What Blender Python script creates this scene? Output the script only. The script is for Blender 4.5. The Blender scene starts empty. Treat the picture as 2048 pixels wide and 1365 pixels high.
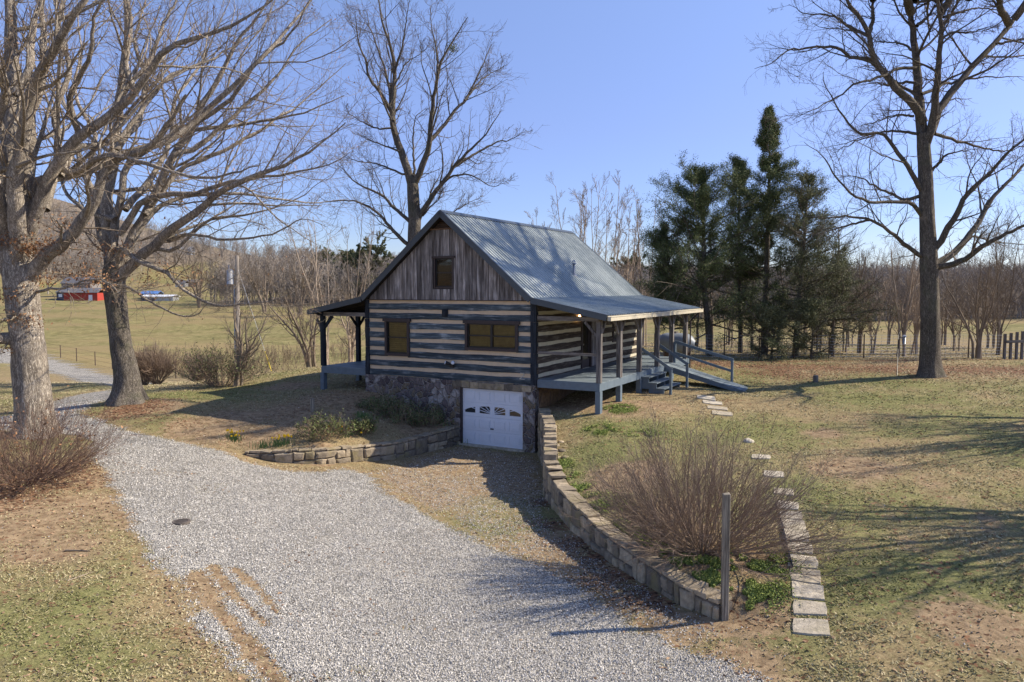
import bpy, math, random
import numpy as np
from math import radians as R, sin, cos, pi
random.seed(7)
rng = np.random.default_rng(11)
S = bpy.context.scene
COL = S.collection
# ------------------------------------------------------------------ camera
F, HY, CZ = 1511.0, 580.0, 5.72
TH = math.atan((682.5 - HY) / F)
cam = bpy.data.cameras.new('camera'); camo = bpy.data.objects.new('camera', cam); COL.objects.link(camo)
camo.location = (0, 0, CZ); camo.rotation_euler = (pi/2 - TH, 0, 0)
cam.sensor_width = 36; cam.lens = 36 * F / 2048; cam.clip_end = 6000; cam.clip_start = .1
S.camera = camo
# ------------------------------------------------------------------ light
SUN_EL, SUN_AZ = R(37), R(8)              # azimuth: angle from +X towards +Y
sd = (cos(SUN_EL)*cos(SUN_AZ), cos(SUN_EL)*sin(SUN_AZ), sin(SUN_EL))
sl = bpy.data.lights.new('sun', 'SUN'); sl.energy = 5.0; sl.angle = R(.5); sl.color = (1, .89, .73)
so = bpy.data.objects.new('sun', sl); COL.objects.link(so)
from mathutils import Vector
so.rotation_euler = Vector(sd).to_track_quat('Z', 'Y').to_euler()
W = bpy.data.worlds.new('World'); S.world = W; W.use_nodes = True
wn = W.node_tree; bg = wn.nodes['Background']
sky = wn.nodes.new('ShaderNodeTexSky'); sky.sky_type = 'NISHITA'; sky.sun_disc = False
sky.sun_elevation = SUN_EL; sky.sun_rotation = R(90) - SUN_AZ
sky.air_density = 1.0; sky.dust_density = 0.3; sky.ozone_density = 3.0; sky.altitude = 300
_tc = wn.nodes.new('ShaderNodeTexCoord'); _sx = wn.nodes.new('ShaderNodeSeparateXYZ'); wn.links.new(_tc.outputs['Generated'], _sx.inputs[0])
_cr = wn.nodes.new('ShaderNodeValToRGB'); wn.links.new(_sx.outputs[2], _cr.inputs[0])
SKYR = [(0., (.58,.60,.74)), (.10, (.60,.60,.82)), (.20, (.76,.68,.86)), (.35, (.97,.86,.98)), (1., (.9,.85,.92))]
while len(_cr.color_ramp.elements) < len(SKYR): _cr.color_ramp.elements.new(.5)
for _e, (_p, _c) in zip(_cr.color_ramp.elements, SKYR): _e.position = _p; _e.color = (_c[0]/2, _c[1]/2, _c[2]/2, 1)
_mx = wn.nodes.new('ShaderNodeVectorMath'); _mx.operation = 'MULTIPLY'; wn.links.new(sky.outputs[0], _mx.inputs[0]); wn.links.new(_cr.outputs[0], _mx.inputs[1])
_m2 = wn.nodes.new('ShaderNodeVectorMath'); _m2.operation = 'SCALE'; wn.links.new(_mx.outputs[0], _m2.inputs[0]); _m2.inputs['Scale'].default_value = 2
wn.links.new(_m2.outputs[0], bg.inputs[0]); bg.inputs[1].default_value = .14
S.view_settings.view_transform = 'Standard'; S.view_settings.look = 'None'
S.view_settings.exposure = 0.6; S.view_settings.gamma = 1
# ------------------------------------------------------------------ helpers
def ray(px, py):
    dx = (px - 1024) / F; dz = (682.5 - py) / F
    return np.array([dx, cos(TH) + dz * sin(TH), dz * cos(TH) - sin(TH)])
def at(px, py, Y):
    d = ray(px, py); return np.array([0, 0, CZ]) + d * (Y / d[1])
def fbm(x, y, sc=1., oc=4, seed=0):
    x = np.asarray(x, float) * sc; y = np.asarray(y, float) * sc; out = 0; amp = .5; tot = 0
    for o in range(oc):
        xi = np.floor(x).astype(np.int64); yi = np.floor(y).astype(np.int64); fx = x - xi; fy = y - yi
        fx = fx*fx*(3-2*fx); fy = fy*fy*(3-2*fy)
        def h(a, b):
            n = (a * 374761393 + b * 668265263 + (seed + o) * 69069) & 0xFFFFFFFF
            n = ((n ^ (n >> 13)) * 1274126177) & 0xFFFFFFFF
            n = (n ^ (n >> 16)) & 0xFFFF
            return n / 65535.
        v = (h(xi, yi)*(1-fx)+h(xi+1, yi)*fx)*(1-fy) + (h(xi, yi+1)*(1-fx)+h(xi+1, yi+1)*fx)*fy
        out = out + amp * v; tot += amp; amp *= .5; x = x * 2.03 + 17; y = y * 2.03 + 9
    return out / tot
def sst(a, b, x):
    t = np.clip((x - a) / (b - a), 0, 1); return t*t*(3-2*t)
def link(o, parent=None):
    COL.objects.link(o)
    if parent is not None: o.parent = parent
    return o
def tag(o, label=None, cat=None, group=None, kind=None):
    if label: o['label'] = label
    if cat: o['category'] = cat
    if group: o['group'] = group
    if kind: o['kind'] = kind
    return o
def empty(name, loc, rz=0):
    o = bpy.data.objects.new(name, None); COL.objects.link(o); o.location = loc; o.rotation_euler = (0, 0, rz); return o
def mesh(name, V, Q=None, T=None, mat=None, parent=None, smooth=False, tint=None, loc=None, zone=None):
    V = np.asarray(V, np.float32).reshape(-1, 3)
    Q = np.zeros((0, 4), np.int32) if Q is None else np.asarray(Q, np.int32).reshape(-1, 4)
    T = np.zeros((0, 3), np.int32) if T is None else np.asarray(T, np.int32).reshape(-1, 3)
    m = bpy.data.meshes.new(name); m.vertices.add(len(V)); m.vertices.foreach_set('co', V.ravel())
    idx = np.concatenate([Q.ravel(), T.ravel()]); m.loops.add(len(idx)); m.loops.foreach_set('vertex_index', idx)
    st = np.concatenate([np.arange(len(Q))*4, len(Q)*4 + np.arange(len(T))*3]).astype(np.int32)
    m.polygons.add(len(st)); m.polygons.foreach_set('loop_start', st)
    m.polygons.foreach_set('use_smooth', np.full(len(st), bool(smooth)))
    m.update(calc_edges=True)
    if tint is not None:
        a = m.attributes.new('tint', 'FLOAT', 'POINT'); a.data.foreach_set('value', np.asarray(tint, np.float32))
    if zone is not None:
        for k, z in enumerate(zone):
            a = m.attributes.new('zone%d' % k, 'FLOAT_COLOR', 'POINT'); a.data.foreach_set('color', np.asarray(z, np.float32).ravel())
    if mat: m.materials.append(mat)
    o = bpy.data.objects.new(name, m); link(o, parent)
    if loc is not None: o.location = loc
    return o
class MB:
    """collects polygons, builds one mesh"""
    def __init__(s): s.V = []; s.Q = []; s.T = []; s.t = []
    def quad(s, a, b, c, d, t=.5):
        i = len(s.V); s.V += [a, b, c, d]; s.Q.append((i, i+1, i+2, i+3)); s.t += [t]*4
    def tri(s, a, b, c, t=.5):
        i = len(s.V); s.V += [a, b, c]; s.T.append((i, i+1, i+2)); s.t += [t]*3
    def hexa(s, p, t=.5):           # 8 points: bottom ring then top ring
        i = len(s.V); s.V += [tuple(q) for q in p]; s.t += [t]*8
        for f in ((0,3,2,1),(4,5,6,7),(0,1,5,4),(1,2,6,5),(2,3,7,6),(3,0,4,7)): s.Q.append(tuple(i+k for k in f))
    def box(s, x0, x1, y0, y1, z0, z1, t=.5, j=0.):
        p = [(x0,y0,z0),(x1,y0,z0),(x1,y1,z0),(x0,y1,z0),(x0,y0,z1),(x1,y0,z1),(x1,y1,z1),(x0,y1,z1)]
        if j: p = [tuple(c + random.uniform(-j, j) for c in q) for q in p]
        s.hexa(p, t); return s
    def beam(s, a, b, w, h, t=.5, up=(0,0,1)):
        a = np.array(a, float); b = np.array(b, float); d = b-a; d /= np.linalg.norm(d)
        sx = np.cross(d, up); 
        if np.linalg.norm(sx) < 1e-4: sx = np.cross(d, (1,0,0))
        sx /= np.linalg.norm(sx); uz = np.cross(sx, d)
        p = []
        for e in (a, b):
            for i, k in ((-1,-1),(1,-1),(1,1),(-1,1)): p.append(e + sx*w/2*i + uz*h/2*k)
        s.hexa(p, t); return s
    def cyl(s, a, b, r0, r1=None, n=12, t=.5, caps=True):
        r1 = r0 if r1 is None else r1
        a = np.array(a, float); b = np.array(b, float); d = b-a; d /= np.linalg.norm(d)
        sx = np.cross(d, (0,0,1))
        if np.linalg.norm(sx) < 1e-3: sx = np.cross(d, (1,0,0))
        sx /= np.linalg.norm(sx); sy = np.cross(d, sx); i = len(s.V)
        for e, r in ((a, r0), (b, r1)):
            for k in range(n): q = e + r*(cos(2*pi*k/n)*sx + sin(2*pi*k/n)*sy); s.V.append(tuple(q)); s.t.append(t)
        for k in range(n): s.Q.append((i+k, i+(k+1)%n, i+n+(k+1)%n, i+n+k))
        if caps:
            for e, o in ((a, 0), (b, n)):
                c = len(s.V); s.V.append(tuple(e)); s.t.append(t)
                for k in range(n): s.T.append((c, i+o+k, i+o+(k+1)%n))
        return s
    def build(s, name, mat, parent=None, smooth=False, loc=None):
        return mesh(name, s.V, s.Q, s.T, mat, parent, smooth, s.t, loc)
# ---- material node helper
class NT:
    def __init__(s, name):
        s.m = bpy.data.materials.new(name); s.m.use_nodes = True; s.n = s.m.node_tree.nodes; s.l = s.m.node_tree.links
        s.b = s.n['Principled BSDF']; s.out = s.n['Material Output']; s._pos = None
    def set(s, sock, v):
        if hasattr(v, 'is_output') or isinstance(v, bpy.types.NodeSocket): s.l.new(v, sock)
        elif isinstance(v, (tuple, list)) and len(v) == 3 and sock.type == 'RGBA': sock.default_value = (*v, 1)
        else: sock.default_value = v
    def node(s, t, **kw):
        n = s.n.new(t)
        for k, v in kw.items(): setattr(n, k, v)
        return n
    def pos(s, obj=False):
        if obj: return s.node('ShaderNodeTexCoord').outputs['Object']
        return s.node('ShaderNodeNewGeometry').outputs['Position']
    def scale(s, v, sc):
        n = s.node('ShaderNodeVectorMath', operation='MULTIPLY'); s.set(n.inputs[0], v); n.inputs[1].default_value = sc; return n.outputs[0]
    def noise(s, vec, sc, det=4, rough=.55, col=False, dist=0.):
        n = s.node('ShaderNodeTexNoise'); s.set(n.inputs['Vector'], vec); n.inputs['Scale'].default_value = sc
        n.inputs['Detail'].default_value = det; n.inputs['Roughness'].default_value = rough; n.inputs['Distortion'].default_value = dist
        return n.outputs[1] if col else n.outputs[0]
    def vor(s, vec, sc, feature='F1', rnd=1.):
        n = s.node('ShaderNodeTexVoronoi', feature=feature); s.set(n.inputs['Vector'], vec); n.inputs['Scale'].default_value = sc
        n.inputs['Randomness'].default_value = rnd; return n
    def math(s, op, a, b=0., clamp=False):
        n = s.node('ShaderNodeMath', operation=op); n.use_clamp = clamp; s.set(n.inputs[0], a); s.set(n.inputs[1], b); return n.outputs[0]
    def mr(s, v, a, b, c=0., d=1.):
        n = s.node('ShaderNodeMapRange'); n.interpolation_type = 'SMOOTHSTEP' if (c, d) in ((0., 1.), (1., 0.)) else 'LINEAR'
        s.set(n.inputs[0], v)
        for k, q in enumerate((a, b, c, d)): s.set(n.inputs[k+1], q)
        return n.outputs[0]
    def mix(s, f, a, b, blend='MIX'):
        n = s.node('ShaderNodeMix', data_type='RGBA', blend_type=blend); s.set(n.inputs[0], f); s.set(n.inputs[6], a); s.set(n.inputs[7], b); return n.outputs[2]
    def attr(s, name): return s.node('ShaderNodeAttribute', attribute_name=name)
    def bump(s, h, st=.5, d=.02, nrm=None):
        n = s.node('ShaderNodeBump'); s.set(n.inputs['Height'], h); n.inputs['Strength'].default_value = st; n.inputs['Distance'].default_value = d
        if nrm is not None: s.l.new(nrm, n.inputs['Normal'])
        return n.outputs[0]
    def fin(s, col, rough=.85, nrm=None, spec=.3, **kw):
        s.set(s.b.inputs['Base Color'], col); s.set(s.b.inputs['Roughness'], rough); s.b.inputs['Specular IOR Level'].default_value = spec
        if nrm is not None: s.l.new(nrm, s.b.inputs['Normal'])
        for k, v in kw.items(): s.set(s.b.inputs[k], v)
        return s.m
def sep(N, sock):
    n = N.node('ShaderNodeSeparateXYZ'); N.l.new(sock, n.inputs[0]); return n.outputs
def m_wood(name, dark, light, axis, sc=1., rough=.8, tintamt=.25, pale=None):
    """weathered timber with grain running along axis (object space)"""
    N = NT(name); p = N.pos(True); st = [14*sc]*3; st[axis] = 1.1*sc
    g = N.noise(N.scale(p, st), 1., 5, .65); st2 = [60*sc]*3; st2[axis] = 3.*sc
    g2 = N.noise(N.scale(p, st2), 1., 3, .6); b = N.noise(p, 2.2*sc, 3)
    f = N.math('ADD', N.math('MULTIPLY', g, .6), N.math('MULTIPLY', g2, .4))
    c = N.mix(N.mr(f, .35, .68), dark, light)
    if pale: c = N.mix(N.math('MULTIPLY', N.mr(N.math('MULTIPLY', g, N.math('ADD', b, .45)), .5, .72), .75), c, pale)
    t = N.attr('tint').outputs['Fac']
    c = N.mix(1., c, N.mr(t, 0., 1., 1-tintamt, 1+tintamt), 'MULTIPLY')
    return N.fin(c, rough, N.bump(f, .5, .01), .2)
def m_plain(name, col, rough=.6, var=.12, nsc=8., metal=0., spec=.4, bump=.15):
    N = NT(name); p = N.pos(True); n = N.noise(p, nsc, 4, .6)
    c = N.mix(1., col, N.mr(n, .25, .75, 1-var, 1+var), 'MULTIPLY')
    N.b.inputs['Metallic'].default_value = metal
    return N.fin(c, rough, N.bump(n, bump, .005), spec)
def m_bark(name, dark, light, sc=1., moss=None):
    N = NT(name); p = N.pos(True)
    a = N.noise(N.scale(p, (9*sc, 9*sc, 2.2*sc)), 1., 5, .65, dist=.6); b = N.noise(p, .7, 3)
    v = N.noise(N.scale(p, (24*sc, 24*sc, 4.*sc)), 1., 4, .7, dist=1.2)
    f = N.math('ADD', N.math('MULTIPLY', N.math('ABSOLUTE', N.math('SUBTRACT', v, .5)), 2.6), N.math('MULTIPLY', a, .45))
    c = N.mix(N.mr(f, .22, .62), dark, light)
    c = N.mix(1., c, N.mr(b, .3, .7, .75, 1.2), 'MULTIPLY')
    if moss: c = N.mix(N.math('MULTIPLY', N.mr(N.noise(p, 1.7, 4), .5, .68), .5), c, moss)
    return N.fin(c, .9, N.bump(f, .9, .04), .15)
def m_leaf(name, c0, c1, rough=.7, trans=0.):
    N = NT(name); t = N.attr('tint').outputs['Fac']
    return N.fin(N.mix(t, c0, c1), rough, None, .25)
# ------------------------------------------------------------------ terrain
LO = [(985,903,0),(950,985,0),(1060,960,0),(1072,905,0),(1087,985,0),(1142,1058,.05),(1196,1100,.08),(1240,1135,.1),(1306,1176,.15),(1361,1209,.2),(1438,1239,.25),
      (919,888,0),(868,901,.02),(799,917,.06),(731,922,.15),(645,929,.25),(590,927,.33),(508,913,.5)]
COMMON = [(700,1000,.28),(600,1100,.4),(500,1000,.55),(350,950,.8),(250,880,1.05),(200,850,1.18),(400,1050,.6),(300,1150,.65),(500,1250,.42),(600,1365,.35),(900,1365,.25),
      (900,1150,.18),(1100,1200,.18),(1075,1255,.18),(1300,1330,.2),(850,1000,.12),(0,950,1.05),(100,1000,.95),(0,1100,.85),(0,1365,.5),(200,1365,.45),(250,1150,.7),
      (440,900,.75),(330,870,1.0),(1500,1250,.3),(1600,1255,.38),(1600,1365,.25),(1750,1180,.62),(2048,1365,.5),(1447,1243,.25),(1900,1300,.5),(2048,1300,.55)]
UP = [(70,880,1.25),(250,806,1.6),(150,805,1.25),(225,787,1.35),(375,820,1.45),(470,775,1.55),(560,748,1.7),(640,740,1.75),(650,779,1.64),(625,823,1.3),(600,870,.98),
      (700,850,1.08),(770,855,.95),(500,880,.82),(450,870,.98),(508,900,.68),(577,903,.72),(652,896,.75),(731,889,.68),(765,886,.66),(816,875,.6),(868,862,.66),(912,850,.68),(850,835,.9),
      (1100,850,1.3),(1135,900,1.05),(1115,935,.85),(1130,960,.72),(1165,1000,.68),(1215,1045,.6),(1255,1070,.6),(1300,1105,.58),(1345,1135,.57),(1395,1165,.56),(1450,1190,.48),
      (1400,1090,.72),(1300,1000,.9),(1200,900,1.15),(1600,1100,.72),(1590,1000,.95),(1750,1100,.8),(2048,1100,.85),
      (1480,880,1.3),(1196,831,1.55),(1241,806,1.72),(1281,788,1.78),(1340,790,1.78),(1430,800,1.65),(1494,783,1.66),(1700,850,1.5),(1860,752,2.15),(1630,762,1.95),(2000,780,2.0),(2048,900,1.5),
      (1500,720,2.1),(1700,722,2.15),(1950,722,2.2),(2100,722,2.2),(1750,950,1.2),(300,772,.75),(60,850,1.25),(-60,845,1.25),(0,800,.9),(-100,760,.4),(60,770,.2),(150,770,.3)]
XYZ = []      # direct world points (x, y, z)
def hpt(u, v, z): a = R(28.6); return (.82 - u*cos(a) + v*sin(a), 26.27 + u*sin(a) + v*cos(a), z)
XYZ += [hpt(3.1,-.1,.68), hpt(4.5,-.1,1.02), hpt(6,-.1,1.45), hpt(7.5,-.1,1.72), hpt(9,3,1.75), hpt(9.8,7,1.85), hpt(8.5,12,2.0), hpt(3,13,2.2), hpt(-3,12,2.15), hpt(0,.1,1.5), hpt(-.3,3,1.75), hpt(-.3,6,1.95), hpt(3,5,1.8), hpt(-1.2,1.2,1.6), hpt(5,9,1.9), hpt(-2.4,8,1.85), hpt(-5,5,1.72)]
def ray_z(px, py, z): d = ray(px, py); t = (z - CZ) / d[2]; return (d[0]*t, d[1]*t, z)
def far(px, Y, z): return ((px-1024)/F*Y, Y, z)
FAR = []
for px, rows in {-500: ((45,-.3),(70,-1.),(116,-1.8),(170,-1),(300,3),(420,20),(600,75),(850,150),(1100,170)),
                 0: ((50,-.6),(75,-.9),(116,-1.6),(170,-.8),(300,2.6),(420,16),(600,66),(820,112),(1100,105)),
                 100: ((42,0.0),(64,-1.1),(80,-1.1),(116,-1.8),(170,-1),(300,2.4),(420,12),(600,62),(820,108),(1100,100)),
                 300: ((45,-.1),(60,-1.3),(80,-1.8),(116,-2.2),(170,-1.2),(300,1.8),(420,8),(600,38),(800,68),(1100,60)),
                 450: ((40,1.0),(58,-1.3),(80,-2.1),(116,-2.3),(170,-1.4),(300,2),(420,9),(600,30),(800,46),(1100,44)),
                 620: ((40,1.6),(58,-.9),(80,-2.2),(116,-2.4),(170,-1.5),(300,3),(420,9),(600,22),(800,30),(1100,32)),
                 800: ((55,.4),(80,-1.6),(116,-2.0),(170,-1.),(300,4),(420,9),(700,17),(1100,24)),
                 1024: ((55,1.2),(80,-.4),(116,-1.2),(170,-.8),(300,3),(700,12),(1100,18)),
                 1300: ((50,1.9),(80,1.0),(116,-.1),(170,-.9),(300,4),(700,12),(1100,16)),
                 1700: ((48,1.9),(70,1.2),(120,-.3),(160,-.6),(220,.6),(320,3),(700,10),(1100,14)),
                 2048: ((48,1.9),(60,1.6),(100,.4),(140,.0),(200,.8),(320,4),(700,12),(1100,16)),
                 2600: ((48,2.0),(80,1.5),(140,1),(250,3),(700,12),(1100,16))}.items():
    FAR += [far(px, Y, z) for Y, z in rows]
FAR += [(-8,4,.55),(0,4,.4),(8,4,.4),(-25,5,.9),(25,8,1.2),(-30,-40,1),(30,-40,2),(0,-80,2),(-150,-150,3),(150,-150,6),(0,-900,30),(-900,-500,30),(900,-500,30),(22,25,1.9),(28,35,2.3),(-24,20,1.3),(-30,30,.8)]
class RBF:
    def __init__(s, P, c=.8):
        P = np.array(P, float); s.X = P[:, :2]; s.c = c; n = len(P)
        D = np.sqrt(((s.X[:,None]-s.X[None])**2).sum(-1) + c*c)
        A = np.zeros((n+1, n+1)); A[:n,:n] = -D; A[:n,:n] += -np.eye(n)*.03*0 + np.eye(n)*.02; A[:n,n] = 1; A[n,:n] = 1
        s.w = np.linalg.solve(A, np.append(P[:,2], 0))
    def __call__(s, x, y):
        x = np.asarray(x, float).ravel(); y = np.asarray(y, float).ravel(); out = np.empty(len(x))
        for i in range(0, len(x), 20000):
            j = slice(i, i+20000)
            D = np.sqrt((x[j,None]-s.X[None,:,0])**2 + (y[j,None]-s.X[None,:,1])**2 + s.c**2)
            out[j] = -D @ s.w[:-1] + s.w[-1]
        return out
pz = lambda L: [ray_z(*p) for p in L]
rb_lo = RBF(pz(LO) + pz(COMMON) + [hpt(0,.6,0), hpt(3,.6,0), hpt(1.5,3,0)] + FAR[-17:])
rb_up = RBF(pz(UP) + pz(COMMON) + XYZ + FAR)
# wall lines: (px, foot_y, foot z, top_y) ; plan position from the foot
RW = [(1071,908,0,1.58),(1078,945,0,1.42),(1090,990,0,1.05),(1109,1019,.02,.74),(1142,1058,.05,.74),(1193,1100,.08,.62),(1240,1135,.1,.62),(1306,1176,.15,.6),(1361,1209,.2,.6),(1438,1240,.25,.56)]
LW = [(919,888,0,.70),(868,901,.02,.66),(799,917,.06,.62),(731,922,.15,.66),(645,929,.25,.74),(590,927,.33,.76),(540,921,.43,.70),(490,908,.6,.68)]
rw = [ray_z(a, b, c)[:2] + (c, d) for a, b, c, d in RW]; lw = [ray_z(a, b, c)[:2] + (c, d) for a, b, c, d in LW]
A0 = hpt(0,0,0)
rw[0] = (A0[0]+.12, A0[1]-.25, 0, 1.58)
rw[1] = (rw[0][0]+.12, rw[0][1]-2.2, 0, 1.42)
g3 = hpt(3.12,-.05,0); lw[0] = (g3[0], g3[1], 0, .70)
chain = [(rw[-1][0]+12, rw[-1][1]-7)] + [(p[0]+.0, p[1]) for p in rw[::-1]] + [hpt(-.02,.3,0)[:2], hpt(.4,.35,0)[:2], hpt(.4,3,0)[:2], hpt(3.1,3,0)[:2], hpt(3.1,.2,0)[:2]] + [(p[0], p[1]) for p in lw] + [(lw[-1][0]-30, lw[-1][1]+6)]
# shift the step into the thickness of the walls
def offs(P, d):
    P = np.array([p[:2] for p in P]); T = np.gradient(P, axis=0); T /= np.linalg.norm(T, axis=1)[:,None]
    return P + d*np.stack([-T[:,1], T[:,0]], 1)
rwi = offs(rw, .17)          # inner (uphill) side of the right wall
lwi = offs(lw, -.17)
if rwi[4][0] < rw[4][0]: rwi = offs(rw, -.17); RS = -1
else: RS = 1
if lwi[3][1] < lw[3][1]: lwi = offs(lw, .17); LS = 1
else: LS = -1
chain = np.array([chain[0]] + [tuple(p) for p in rwi[::-1]] + chain[len(rw)+1:len(rw)+6] + [tuple(p) for p in lwi] + [chain[-1]])
def chain_sd(x, y):
    """signed distance to the wall chain, positive inside the driveway pit"""
    x = np.asarray(x, float).ravel(); y = np.asarray(y, float).ravel()
    best = np.full(len(x), 1e9); sg = np.zeros(len(x))
    for a, b in zip(chain[:-1], chain[1:]):
        d = b-a; t = np.clip(((x-a[0])*d[0]+(y-a[1])*d[1])/(d@d), 0, 1)
        ex = x-a[0]-t*d[0]; ey = y-a[1]-t*d[1]; q = np.hypot(ex, ey)
        s_ = np.sign(d[0]*ey - d[1]*ex); m = q < best-1e-9; best[m] = q[m]; sg[m] = s_[m]
    return best*sg
PITS = 1. if chain_sd([0.], [18.])[0] > 0 else -1.
def gz(x, y, fine=True):
    x = np.asarray(x, float); sh = x.shape; x = x.ravel(); y = np.asarray(y, float).ravel()
    near = (np.abs(x) < 60) & (y > -20) & (y < 60)
    z = rb_up(x, y)
    if near.any():
        w = sst(-.06, .06, PITS*chain_sd(x[near], y[near])); zn = z[near]; zn = zn*(1-w) + rb_lo(x[near], y[near])*w
        z[near] = zn
    if fine:
        D = np.hypot(x, y)
        z = z + (fbm(x, y, 1.3, 4, 3)-.5)*.07*sst(3, 12, D) + (fbm(x, y, .06, 4, 5)-.5)*np.clip((D-60)*.012, 0, 5)
    return z.reshape(sh)
def g1(x, y): return float(gz(np.array([x]), np.array([y]))[0])
def gpt(px, py, y0=7., y1=120.):
    """where the view ray of a photo point meets the terrain"""
    Y = np.geomspace(y0, y1, 700); d = ray(px, py); X = d[0]*Y/d[1]; Z = CZ + d[2]*Y/d[1]
    h = gz(X, Y); k = np.argmax(Z <= h)
    if Z[k] > h[k]: k = len(Y)-1
    return np.array([X[k], Y[k], h[k]])
def poly_sd(P, x, y):
    P = np.asarray(P)[:, :2]; x = np.asarray(x, float); y = np.asarray(y, float); best = np.full(x.shape, 1e9); ins = np.zeros(x.shape, bool)
    for a, b in zip(P, np.roll(P, -1, 0)):
        d = b-a; t = np.clip(((x-a[0])*d[0]+(y-a[1])*d[1])/max(d@d, 1e-9), 0, 1)
        best = np.minimum(best, np.hypot(x-a[0]-t*d[0], y-a[1]-t*d[1]))
        c = ((a[1] > y) != (b[1] > y)) & (x < (b[0]-a[0])*(y-a[1])/((b[1]-a[1]) if abs(b[1]-a[1]) > 1e-9 else 1e-9)+a[0]); ins ^= c
    return np.where(ins, best, -best)
G = lambda L, **k: np.array([gpt(*p, **k) for p in L])
GRAV = G([(205,846),(260,862),(330,880),(400,892),(450,908),(500,928),(560,940),(640,944),(690,940),(735,950),(765,985),(810,1010),(860,1033),(930,1068),(960,1090),(1000,1105),(1080,1135),(1130,1170),(1200,1205),(1260,1250),(1350,1300),(1450,1340),(1550,1380),(1650,1440),
          (580,1440),(560,1375),(470,1330),(420,1270),(370,1200),(330,1130),(290,1080),(265,1020),(235,990),(210,945),(190,915),(200,890),(170,872),(90,868),(0,862),(-120,858),(-120,830),(0,834),(70,828),(115,800),(160,789),(225,779),(228,796),(180,815),(160,830)])
ROAD2 = G([(218,779),(270,770),(318,767),(270,761),(200,748),(150,733),(90,714),(0,698),(-100,680),(-100,706),(0,724),(90,742),(150,757),(205,768),(240,775),(225,788)], y0=29)
APRON = G([(745,948),(800,925),(919,893),(1046,908),(1078,925),(1090,1000),(1130,1060),(1200,1115),(1300,1190),(1420,1262),(1350,1300),(1260,1250),(1130,1170),(1000,1105),(860,1033)])
RUTS = [G([(390,1150),(420,1200),(470,1260),(520,1320),(580,1390)]), G([(425,1135),(470,1195),(530,1250)]), G([(470,1140),(520,1185),(560,1230)])]
TRK = [G([(1590,830),(1640,880),(1720,960),(1800,1060),(1900,1180),(2048,1330)]), G([(1680,820),(1750,880),(1850,960),(1990,1060)])]
def line_d(P, x, y):
    best = np.full(np.shape(x), 1e9)
    for a, b in zip(P[:-1, :2], P[1:, :2]):
        d = b-a; t = np.clip(((x-a[0])*d[0]+(y-a[1])*d[1])/max(d@d, 1e-9), 0, 1)
        best = np.minimum(best, np.hypot(x-a[0]-t*d[0], y-a[1]-t*d[1]))
    return best
def blobs(L):
    out = []
    for px, py, rx in L: p = gpt(px, py); out.append((p[0], p[1], rx))
    return out
DIRT = blobs([(700,800,1.6),(780,805,1.4),(850,850,.9),(650,795,1.5),(560,825,1.5),(740,830,1.3),(820,860,.8),(150,1020,2.4),(30,1060,1.8),(220,960,1.6),(120,1100,1.3),(430,860,2.2),(520,870,1.6),(600,850,1.5),(700,830,1.4),(480,840,1.5),(640,900,.6),(1180,1150,1.0),(1120,1080,1.1),(1250,1210,.9),(1350,1255,.9),(1210,980,1.5),(1250,950,1.3),(1400,1110,1.3),(1480,1110,1.1),(1350,1080,1.2),(1300,1030,1.2),(1480,1230,.9),(1560,1120,.5),(1240,815,1.6),(1330,815,1.),(1150,810,1.7),(1700,935,1.2),(1650,870,.8),(1480,1330,.8),(1950,1250,1.),(580,775,1.5),(270,815,1.6),(330,812,1.3)])
LEAF = blobs([(1530,735,2.),(1600,735,2.4),(1680,738,2.4),(1760,738,2.5),(1850,742,2.5),(1930,740,2.5),(2010,742,2.6),(1440,728,2.),(80,960,1.6),(0,980,1.5),(150,940,1.),(260,815,1.4),(1560,745,2.),(1110,1050,.6),(1150,1090,.6),(1190,1115,.6),(1240,1155,.6),(1300,1200,.6),(1090,1005,.5),(1200,1170,.5),(1000,940,.0001)])
GREEN = blobs([(1500,760,2.2),(1620,780,2.6),(1450,780,1.4),(1700,800,2.5),(1200,860,.9),(1290,850,.8),(1560,870,2.),(1640,1000,1.5),(1800,1000,2.),(1900,1180,1.5),(100,1290,1.2),(250,1320,1.1),(400,790,2.),(520,780,2.2),(1750,760,2.),(1240,800,.6),(150,1220,.9),(1200,900,1.)])
def bl(B, x, y):
    o = np.zeros(np.shape(x))
    for bx, by, r in B: o = np.maximum(o, np.exp(-((x-bx)**2+(y-by)**2)/(r*r)))
    return o
GP = poly_sd
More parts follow.
